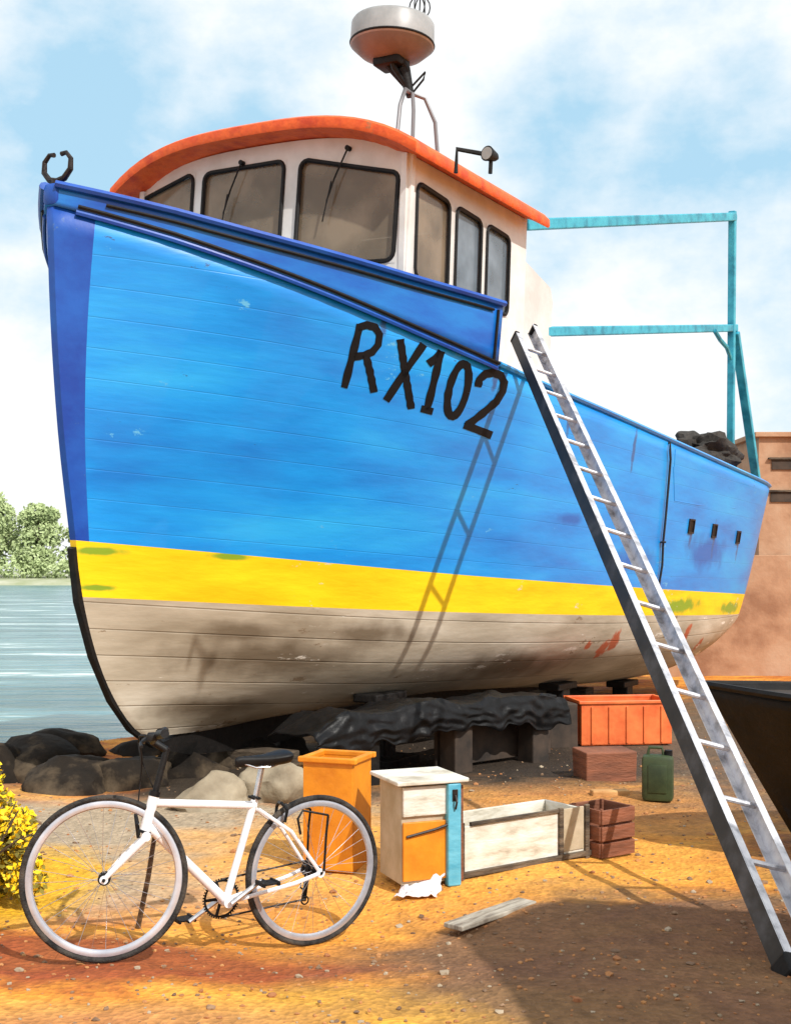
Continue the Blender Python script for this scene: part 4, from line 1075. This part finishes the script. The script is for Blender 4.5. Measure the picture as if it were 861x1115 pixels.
        tube(bm, smooth_pts([stem_end+Vector((.01, s*.14, .02)), stem_end+Vector((.055, s*.07, .02)), stem_end+Vector((.045, s*.01, -.08)), end]), .0032, 6)
        steer(obj('brake_cable', bm, 'black', root, True))
    # brakes
    bm = bmesh.new()
    for s in (1, -1): tube(bm, [HB+Vector((.03, s*.045, -.035)), HB+Vector((.035, s*.055, .02)), HB+Vector((.04, s*.012, .055))], .008, 6)
    steer(obj('front_brake', bm, 'black', root, True))
    bm = bmesh.new()
    for s in (1, -1): tube(bm, [q(.17,.585,s*.045), q(.16,.64,s*.05), q(.17,.665,s*.01)], .008, 6)
    obj('rear_brake', bm, 'black', root, True)
    def wheel(c, front):
        bm = bmesh.new(); ring_tube(bm, c, (0,1,0), .328, .0125, 80, 12, flat=(1,1.1))
        w_ = obj('front_wheel' if front else 'rear_wheel', bm, 'tyre', root, True)
        bm = bmesh.new(); ring_tube(bm, c, (0,1,0), .303, .0115, 80, 8, flat=(1.45,1.0)); rm = obj('rim', bm, 'rim', w_, True)
        bm = bmesh.new()
        for k in range(32):
            a = 2*math.pi*k/32; s = 1 if k % 2 else -1; b_ = a+(.5 if (k//2) % 2 else -.5)
            tube(bm, [c+Vector((math.cos(b_)*.02, s*.028, math.sin(b_)*.02)), c+Vector((math.cos(a)*.285, s*.003, math.sin(a)*.285))], .0011, 4)
        sp = obj('spokes', bm, 'steel', w_)
        bm = bmesh.new(); cyl(bm, c+Vector((0,-.045,0)), c+Vector((0,.045,0)), .014); cyl(bm, c+Vector((0,-.031,0)), c+Vector((0,-.026,0)), .026); cyl(bm, c+Vector((0,.026,0)), c+Vector((0,.031,0)), .026); cyl(bm, c+Vector((0,-.075,0)), c+Vector((0,.075,0)), .007)
        hb = obj('hub', bm, 'black', w_, True)
        ps_ = [w_, rm, sp, hb]
        if front:
            for o_ in ps_: steer(o_)
        return w_
    wheel(FH, True); rw = wheel(RH, False)
    D = -1  # drive side: rider's right
    s = -1
    bm = bmesh.new(); ring_tube(bm, BBp+Vector((0, s*.045, 0)), (0,1,0), .078, .005, 44, 6, flat=(1,.6))
    for k in range(44):
        a = 2*math.pi*k/44; box(bm, BBp+Vector((math.cos(a)*.085, s*.045, math.sin(a)*.085)), (.007,.003,.006), Matrix.Rotation(-a, 3, 'Y'))
    for k in range(5):
        a = k*1.257; tube(bm, [BBp+Vector((0, s*.045, 0)), BBp+Vector((math.cos(a)*.075, s*.045, math.sin(a)*.075))], .007, 6)
    obj('chainring', bm, 'black', root, True)
    bm = bmesh.new(); c1, c2 = BBp+Vector((0,s*.045,0)), RH+Vector((0,s*.045,0))
    tube(bm, [c1+Vector((0,0,.083)), c2+Vector((0,0,.036))], .0045, 6); tube(bm, [c1+Vector((0,0,-.083)), c2+Vector((.0,0,-.14))+Vector((.02,0,0))], .0045, 6); tube(bm, [c2+Vector((0,0,-.036)), c2+Vector((.025,0,-.09))], .0045, 6)
    obj('chain', bm, 'iron', root, True)
    bm = bmesh.new(); ring_tube(bm, c2, (0,1,0), .034, .006, 24, 6); cyl(bm, c2+Vector((0,.02,0)), c2+Vector((0,-.002,0)), .03); obj('sprockets', bm, 'iron', root, True)
    bm = bmesh.new(); beam(bm, c2+Vector((0,-.012,-.02)), c2+Vector((.02,-.012,-.15)), .012, .02); ring_tube(bm, c2+Vector((.025,0,-.075)), (0,1,0), .018, .004, 16, 6); ring_tube(bm, c2+Vector((.02,0,-.145)), (0,1,0), .018, .004, 16, 6); obj('derailleur', bm, 'black', root, True)
    for k, (sg, an) in enumerate(((-1, 2.6), (1, 2.6+math.pi))):
        bm = bmesh.new(); a = BBp+Vector((0, sg*.055, 0)); b_ = a+Vector((math.cos(an)*.165, sg*.01, math.sin(an)*.165)) if 0 else a+Vector((-math.cos(an)*.165, sg*.012, -math.sin(an)*.165))
        tube(bm, [a, b_], [.013,.010], 8); cr_ = obj('crank_arm', bm, 'steel', root, True)
        bm = bmesh.new(); pc = b_+Vector((0, sg*.055, 0)); box(bm, pc+Vector((.0,0,0)), (.085,.07,.010), None, .003); box(bm, pc+Vector((.035,0,0)), (.012,.085,.02), None, .003); box(bm, pc+Vector((-.035,0,0)), (.012,.085,.02), None, .003); cyl(bm, b_, pc, .007); obj('pedal', bm, 'black', cr_)
    # small carrier hanging beside rear wheel as drawn
    bm = bmesh.new()
    for sg in (1, -1):
        tube(bm, [RH+Vector((-.01, sg*.078, .01)), q(-.02,.52,sg*.082), q(-.03,.60,sg*.082)], .0055, 6)
        tube(bm, [q(-.03,.60,sg*.082), q(.10,.635,sg*.082), q(.125,.60,sg*.082), q(.11,.53,sg*.08)], .0055, 6)
    obj('carrier_stay', bm, 'black', root, True)
    return root, NEAR
bicycle()
# stick that props the bicycle
bm = bmesh.new(); a = P(171, 893, 5.13); b_ = P(150, 994, 5.50); b_.z = gz(b_.x, b_.y)
tube(bm, [b_, a.lerp(b_, .5)+Vector((.006,0,0)), a], [.013,.012,.010], 8)
o = obj('prop_stick', bm, 'timber', None, True); tag(o, 'thin dark stick propping the bicycle behind its front wheel', 'stick')

# ------------------------------------------------------------------ gear under and in front of the hull
def on_ground(u, v): q = G(u, v); return Vector((q.x, q.y, gz(q.x, q.y)))
def hollow_crate(name, p, rz_, sz, m, label, cat, grp=None, ribs=True):
    W, D_, H = sz; root = empty(name, p, (0,0,rz_)); tag(root, label, cat, grp)
    bm = bmesh.new(); t = .015
    box(bm, (0,0,t/2+.01), (W, D_, t), None, .003)
    for (c, s) in (((0,-D_/2+t/2,H/2+.01), (W,t,H)), ((0,D_/2-t/2,H/2+.01), (W,t,H)), ((-W/2+t/2,0,H/2+.01), (t,D_-2*t-.001,H)), ((W/2-t/2,0,H/2+.01), (t,D_-2*t-.001,H))): box(bm, c, s, None, .003)
    obj('body', bm, m, root)
    bm = bmesh.new(); zt = H+.012; r = .02
    for (c, s) in (((0,-D_/2,zt), (W+.05,.035,.03)), ((0,D_/2,zt), (W+.05,.035,.03)), ((-W/2,0,zt), (.035,D_-.036,.03)), ((W/2,0,zt), (.035,D_-.036,.03))): box(bm, c, s, None, .006)
    obj('rim', bm, m, root)
    if ribs:
        bm = bmesh.new()
        for k in range(-2, 3):
            for sg in (1, -1): box(bm, (k*W/5.2, sg*(D_/2+.006), H*.5), (.018,.014,H*.86), None, .003)
        for sg in (1, -1):
            for k in (-1, 0, 1): box(bm, (sg*(W/2+.006), k*D_/3.6, H*.5), (.014,.018,H*.86), None, .003)
        obj('ribs', bm, m, root)
    return root
# orange-red fish box under the hull
q = P(678, 808, 11.2); hollow_crate('fish_box', (q.x, q.y+.25, gz(q.x, q.y)), R(8), (.88,.52,.40), 'crate_or', 'orange-red plastic fish box under the hull left of the ladder', 'fish box')
# amber tub behind bicycle rear wheel
q = on_ground(366, 948); hollow_crate('plastic_tub', (q.x, q.y+.15, q.z), R(-20), (.29,.28,.60), 'tub', 'tall amber plastic tub standing behind the rear wheel', 'tub', ribs=False)
# green container, brown block, orange plank
q = on_ground(716, 868); r_ = empty('jerry_can', q, (0,0,R(-15))); tag(r_, 'dark green jerry can standing behind the ladder', 'jerry can')
bm = bmesh.new(); box(bm, (0,0,.17), (.22,.14,.33), None, .03); box(bm, (0,-.072,.17), (.13,.01,.2), None, .004); obj('body', bm, 'green', r_, True)
bm = bmesh.new(); tube(bm, [(-.07,0,.33),(-.06,0,.385),(.03,0,.385),(.04,0,.33)], .012, 8); obj('handle', bm, 'green', r_, True)
bm = bmesh.new(); cyl(bm, (.075,0,.33), (.075,0,.37), .028); obj('cap', bm, 'black', r_, True)
def timber(u, v, Y, size, rz_, label, m='timber', zoff=0., grp='timber blocks under the hull', name='timber_block'):
    q = P(u, v, Y); bm = bmesh.new(); W, D_, H = size
    box(bm, (0,0,H/2), size, None, .012)
    for v_ in bm.verts: v_.co += Vector((noise.noise(v_.co*5), noise.noise(v_.co*5+Vector((9,0,0))), noise.noise(v_.co*5+Vector((0,9,0)))))*.012
    o = obj(name, bm, m, None, False, loc=(q.x, q.y, gz(q.x, q.y)+zoff-.01)); o.rotation_euler = (0,0,rz_); tag(o, label, 'timber', grp); return o
timber(658, 852, 9.4, (.42,.3,.24), R(12), 'red-brown timber block under the orange fish box', 'timber2')
timber(664, 864, 8.75, (.28,.10,.05), R(8), 'short pale orange plank lying by the red-brown block', 'plank')
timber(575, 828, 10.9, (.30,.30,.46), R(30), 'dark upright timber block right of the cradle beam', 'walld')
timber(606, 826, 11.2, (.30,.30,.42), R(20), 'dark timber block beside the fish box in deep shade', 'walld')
# keel blocks: under keel, along the centreline
def on_boat(s, t, z=0):
    q = BM_ @ bp_(s, t, .12); return Vector((q.x, q.y, z))
for s, lb in ((2.3, 'first keel block, behind the bicycle under the forefoot'), (4.4, 'keel block in the shade behind the cradle'), (6.6, 'keel block under the middle of the hull'), (8.8, 'keel block under the stern')):
    q = on_boat(s, 0); top_z = (BM_ @ bp_(s, 0, .125)).z; z0 = gz(q.x, q.y)-.03
    bm = bmesh.new(); box(bm, (0,0,(top_z-z0)/2), (.28, 1.0, top_z-z0), None, .012)
    o = obj('keel_block', bm, 'timber', None, False, loc=(q.x, q.y, z0)); o.rotation_euler = (0,0,math.atan2(DY, DX)); tag(o, lb, 'timber', 'keel blocks')
# bilge props on port side (hull leans on them)
def bilge_prop(s, t, label):
    o_ = BM_ @ bp_(s, t, 0); hz = None
    d = Vector((0,0,1)); loc_o = BI @ Vector((o_.x, o_.y, -.5)); hh = hull_bvh.ray_cast(loc_o, (BI.to_3x3() @ d).normalized())
    wp = BM_ @ hh[0]; zt = wp.z; z0 = gz(wp.x, wp.y)-.03
    bm = bmesh.new(); r_ = empty('bilge_prop', (wp.x, wp.y, z0), (0,0,math.atan2(DY, DX))); tag(r_, label, 'prop', 'bilge props')
    box(bm, (0,0,.05), (.5,.5,.09), None, .01); obj('base', bm, 'tar', r_)
    bm = bmesh.new(); box(bm, (0,0,(zt-z0-.06)/2+.04), (.2,.2,zt-z0-.12), None, .015); obj('post', bm, 'tar', r_)
    bm = bmesh.new(); box(bm, (0,0,zt-z0-.055), (.5,.24,.07), None, .012); obj('pad', bm, 'tar', r_)
bilge_prop(3.0, .95, 'black bilge prop under the hull above the amber tub')
bilge_prop(6.2, 1.2, 'bilge prop in the shade behind the fish box')
bilge_prop(8.4, 1.1, 'bilge prop under the stern behind the ladder')
# black sheeting over a low heap of gear
def cradle():
    pA = P(392, 800, 8.95); pB = P(600, 790, 10.35); d = pB-pA; d.z = 0; Ln = d.length; d.normalize(); nrm_ = Vector((d.y, -d.x, 0))
    root = empty('cradle', (pA.x, pA.y, gz(pA.x, pA.y)-.02), (0, 0, math.atan2(d.y, d.x))); tag(root, 'black timber cradle beam on legs under the hull, half hidden by black sheeting', 'cradle')
    bm = bmesh.new(); box(bm, (Ln/2, .12, .50), (Ln+.2, .2, .16), None, .012); obj('beam', bm, 'tar', root)
    for x in (.12, Ln*.52, Ln-.1):
        bm = bmesh.new(); box(bm, (x, .12, .205), (.20, .19, .43), None, .012); obj('leg', bm, 'tar' if x < 1 else 'walld', root)
    bm = bmesh.new(); box(bm, (Ln*.72, .26, .26), (Ln*.5, .03, .44), None, .006); obj('back_board', bm, 'walld', root)
    # the sheet
    bm = bmesh.new(); nx, ny = 150, 54; G_ = []
    for j in range(ny+1):
        row = []; f = j/ny
        for i in range(nx+1):
            a = i/nx; x = -.42+a*(Ln+.62)
            fold = noise.noise(Vector((x*3.2, 0, 1)))*.5+.5*abs(noise.noise(Vector((x*7, f*.8, 4))))
            top = .60+.055*noise.noise(Vector((x*2.1, 0, 9)))-.16*max(0, 1-(a/.12))-.05*max(0, (a-.9)/.1)
            bot = .36+.10*noise.noise(Vector((x*2.6, 5, 0)))+.05*noise.noise(Vector((x*8, 2, 0)))-.05*math.sin(a*9)
            if f < .4:
                g_ = f/.4; y = lerp(.62, .02, g_); z = top-.06*(1-g_)**2+.035*noise.noise(Vector((x*4, y*5, 2)))+.03*abs(noise.noise(Vector((x*8, y*9, 3))))
            else:
                g_ = (f-.4)/.6; y = .02-.05*math.sin(min(1, g_*2)*math.pi/2)-.09*fold*g_+.02*noise.noise(Vector((x*9, g_*5, 1))); z = lerp(top, bot, g_)-.015*math.sin(g_*3)
            row.append(bm.verts.new((x, y, z)))
        G_.append(row)
    for j in range(ny):
        for i in range(nx): bm.faces.new((G_[j][i], G_[j][i+1], G_[j+1][i+1], G_[j+1][i]))
    o = obj('black_sheeting', bm, 'tarp', None, True, loc=root.location+Vector((0,0,0))); o.rotation_euler = root.rotation_euler
    tag(o, 'crumpled shiny black sheeting hung over the cradle beam close under the hull', 'sheeting')
    md = o.modifiers.new('t', 'SOLIDIFY'); md.thickness = .006
cradle()
# painted locker: white and light blue upright box
q = on_ground(493, 962); lk = empty('locker', q, (0,0,R(22))); tag(lk, 'upright small locker with light blue corner post and white upper panel', 'locker')
# local origin = near corner post; left face runs to -x/+y, right face to +x/+y
bm = bmesh.new(); box(bm, (-.15,.17,.27), (.26,.30,.50), None, .004); obj('body', bm, 'beige', lk)
bm = bmesh.new(); box(bm, (-.15,.012,.445), (.25,.02,.15), None, .004); obj('white_panel', bm, 'wcrate', lk)
bm = bmesh.new(); box(bm, (-.15,.012,.19), (.25,.018,.30), None, .004); obj('amber_panel', bm, 'tub', lk)
bm = bmesh.new(); box(bm, (0,0,.265), (.075,.05,.53), None, .008); obj('corner_post', bm, 'lblue', lk)
bm = bmesh.new(); box(bm, (-.12,.17,.545), (.40,.40,.022), None, .006); obj('lid', bm, 'wcrate', lk)
bm = bmesh.new(); box(bm, (.052,.03,.26), (.03,.03,.50), None, .003); obj('brown_slat', bm, 'timber2', lk)
bm = bmesh.new(); box(bm, (.02,.105,.36), (.02,.09,.26), None, .003); obj('red_slat', bm, 'crate_or', lk)
bm = bmesh.new(); box(bm, (.021,.105,.12), (.02,.09,.21), None, .003); obj('yellow_slat', bm, 'tub', lk)
bm = bmesh.new(); box(bm, (.0,-.028,.47), (.03,.006,.06), None, .002); tube(bm, [(0,-.032,.47),(0,-.05,.44),(0,-.034,.40)], .006, 6); obj('latch', bm, 'iron', lk)
bm = bmesh.new(); tube(bm, [(-.26,-.004,.27),(-.1,-.01,.30),(-.03,-.012,.32)], .007, 6); obj('handle', bm, 'iron', lk, True)
# long low white trough
a = on_ground(500, 956); b_ = on_ground(636, 931); d = b_-a; an = math.atan2(d.y, d.x)
tr = empty('trough', a, (0,0,an)); tag(tr, 'long low white wooden trough running right from the locker', 'trough'); Lt = d.length
bm = bmesh.new()
box(bm, (Lt*.5,0,.15), (Lt,.02,.25), None, .004); box(bm, (Lt*.5,.32,.15), (Lt,.02,.25), None, .004); box(bm, (.01,.16,.15), (.02,.295,.25), None, .004); box(bm, (Lt-.01,.16,.15), (.02,.295,.25), None, .004)
obj('side_board', bm, 'wcrate', tr)
bm = bmesh.new(); box(bm, (Lt*.5,.16,.04), (Lt-.05,.29,.02)); obj('floor_board', bm, 'beige', tr)
for x in (.0, Lt*.78, Lt):
    bm = bmesh.new(); box(bm, (x,-.020,.145), (.03,.02,.31), None, .004); obj('upright', bm, 'timber', tr)
bm = bmesh.new(); box(bm, (Lt*.42,-.013,.285), (Lt*.70,.02,.02), None, .003); box(bm, (Lt*.5,-.014,.022), (Lt*1.12,.03,.03), None, .004); obj('edge_strip', bm, 'timber', tr)
bm = bmesh.new(); box(bm, (Lt*.885,-.010,.17), (Lt*.19,.012,.24), None, .003); obj('beige_panel', bm, 'beige', tr)
q = on_ground(655, 931); rt = empty('crate', (q.x+.02, q.y+.12, q.z), (0,0,an)); tag(rt, 'small red-brown wooden crate at the right end of the trough', 'crate')
bm = bmesh.new()
for k in range(3):
    z = .05+k*.095
    for sg in (1,-1): box(bm, (0,sg*.13,z), (.26,.014,.08), None, .003); box(bm, (sg*.13,0,z), (.014,.245,.08), None, .003)
obj('slats', bm, 'timber2', rt)
for sx in (1,-1):
    for sy in (1,-1):
        bm = bmesh.new(); box(bm, (sx*.113,sy*.113,.145), (.018,.018,.28)); obj('corner_post', bm, 'timber2', rt)
# white rag
bm = bmesh.new(); gr = []; q = on_ground(452, 968)
for j in range(15):
    row = []
    for i in range(15):
        a = i/14; b2 = j/14; r = .13
        x = (a-.5)*.22*(1+.4*noise.noise(Vector((b2*4,0,1))))+.05*b2; y = (b2-.35)*.20*(1+.4*noise.noise(Vector((a*4,3,1))))
        z = .012+.26*max(0, b2-.45)*(1-abs(a-.75)*1.1)+.035*abs(noise.noise(Vector((a*5,b2*5,3))))+.03*noise.noise(Vector((a*9,b2*7,8)))
        row.append(bm.verts.new((x, y, max(.006, z))))
    gr.append(row)
for j in range(14):
    for i in range(14): bm.faces.new((gr[j][i], gr[j][i+1], gr[j+1][i+1], gr[j+1][i]))
o = obj('rag', bm, 'rag', None, True, loc=q); tag(o, 'crumpled white rag on the ground at the foot of the locker', 'rag'); md = o.modifiers.new('s','SOLIDIFY'); md.thickness = .004
# grey plank and flat sand-coloured board in front of the trough
q = on_ground(535, 992); bm = bmesh.new(); box(bm, (0,0,.014), (.58,.11,.022), None, .004); o = obj('plank', bm, 'greyplank', None, False, loc=q); o.rotation_euler = (0,0,R(48)); tag(o, 'weathered grey plank lying on the orange sand before the trough', 'plank')

# ------------------------------------------------------------------ black dinghy bow at right
def dinghy():
    bow = P(768, 744, 6.95); 
    heading = math.atan2(-.22, 1)     # runs aft towards camera right
    r_ = empty('dinghy', (bow.x, bow.y, gz(bow.x, bow.y)), (0,0,heading)); tag(r_, 'black tarred dinghy with raked bow at the right edge behind the ladder', 'dinghy')
    H = bow.z; Ld = 3.1; nrow = 9; ncol = 24
    Bt = [(0,.02),(.05,.16),(.12,.36),(.25,.60),(.45,.76),(.7,.76),(1,.58)]
    bm = bmesh.new(); VV = {}
    for sd_ in (1,-1):
        for i in range(ncol+1):
            p = (i/ncol)**1.3
            for j in range(nrow+1):
                f = j/nrow; z = lerp(.04, H+.03*p-.08*math.sin(p*3.1), f)
                st_ = .52*(1-f)**1.05; s = lerp(st_, Ld-.1*(1-f), p); t = interp(Bt, p)*(f**.55 if p > .02 else 1)
                VV[sd_,i,j] = bm.verts.new((s, sd_*max(.02,t), z))
        for i in range(ncol):
            for j in range(nrow): bm.faces.new((VV[sd_,i,j], VV[sd_,i+1,j], VV[sd_,i+1,j+1], VV[sd_,i,j+1]))
    for j in range(nrow):
        bm.faces.new((VV[1,0,j], VV[1,0,j+1], VV[-1,0,j+1], VV[-1,0,j])); bm.faces.new((VV[1,ncol,j], VV[-1,ncol,j], VV[-1,ncol,j+1], VV[1,ncol,j+1]))
    for i in range(ncol): bm.faces.new((VV[1,i,0], VV[-1,i,0], VV[-1,i+1,0], VV[1,i+1,0]))
    gun = [[VV[s,i,nrow].co.copy() for i in range(ncol+1)] for s in (1,-1)]
    h = obj('hull', bm, 'tar', r_, True); md = h.modifiers.new('t','SOLIDIFY'); md.thickness = .02; md.offset = -1
    bm = bmesh.new()
    for gl in gun: tube(bm, gl, .022, 6)
    obj('gunwale', bm, 'tar', r_, True)
    bm = bmesh.new()
    for i in range(ncol):
        a, b_ = gun[0][i], gun[0][i+1]; c, e = gun[1][i+1], gun[1][i]
        vs = [bm.verts.new(x-Vector((0,0,.03))) for x in (a, b_, c, e)]; bm.faces.new(vs)
    obj('cover', bm, 'walld', r_)
    bm = bmesh.new(); box(bm, (1.5,0,.02), (2.0,.5,.04)); obj('chock', bm, 'timber', r_)
dinghy()

# ------------------------------------------------------------------ brown store behind the stern
Yb = 19.5; xb = (826-CU)/F*Yb; zt = EYE+(HV-476)/F*Yb
st = empty('brown_store', (xb, Yb, 0)); tag(st, 'brown rendered store building with dark slots at the right edge behind the stern', 'building')
bm = bmesh.new(); box(bm, (4, 2.5, zt/2-.2), (8, 5, zt+.4)); obj('wall', bm, 'wallb', st)
bm = bmesh.new(); box(bm, (4, 2.5, zt+.04), (8.16, 5.16, .08), None, .01); obj('roof', bm, 'wallb', st)
bm = bmesh.new(); box(bm, (3.2, -.25, .8), (9.6, .44, 2.2), None, .01); obj('plinth', bm, 'wallb', st)
for k, (zz, w0) in enumerate(((zt-.45, .38), (zt-.98, .42))):
    for m_ in range(4):
        bm = bmesh.new(); box(bm, (.40+m_*1.9, -.012, zz), (w0, .03, .16)); fr = obj('vent', bm, 'walld', st)
        bm = bmesh.new(); box(bm, (.40+m_*1.9, -.03, zz+.10), (w0+.12, .06, .03)); obj('lintel', bm, 'timber', fr)

# ------------------------------------------------------------------ tarred hut added out of frame at right to throw the foreground shadow
nh = empty('shadow_hut', (3.05, 2.35, 0), (0,0,R(8))); tag(nh, 'tall black weatherboarded hut added outside the right edge to shade the foreground', 'hut')
bm = bmesh.new(); box(bm, (0,0,1.35), (1.5,1.7,2.7))
for k in range(18):
    z = .08+k*.15
    for sg in (1,-1):
        box(bm, (0,sg*.86,z), (1.56,.02,.155), Matrix.Rotation(-sg*.09,3,'X')); box(bm, (sg*.76,0,z), (.02,1.68,.155), Matrix.Rotation(sg*.09,3,'Y'))
obj('wall', bm, 'tar', nh)
bm = bmesh.new()
vs = [bm.verts.new(c) for c in ((-.85,-.98,2.68),(.85,-.98,2.68),(.85,.98,2.68),(-.85,.98,2.68),(0,-.98,3.15),(0,.98,3.15))]
for f in ((0,1,4),(3,5,2),(0,4,5,3),(1,2,5,4),(0,3,2,1)): bm.faces.new([vs[i] for i in f])
obj('roof', bm, 'tar', nh)
bm = bmesh.new(); box(bm, (-.775,-.1,.98), (.03,.8,1.9)); dd = obj('door', bm, 'timber', nh)
bm = bmesh.new(); cyl(bm, (-.80,.2,1.0), (-.84,.2,1.0), .02); obj('handle', bm, 'iron', dd)
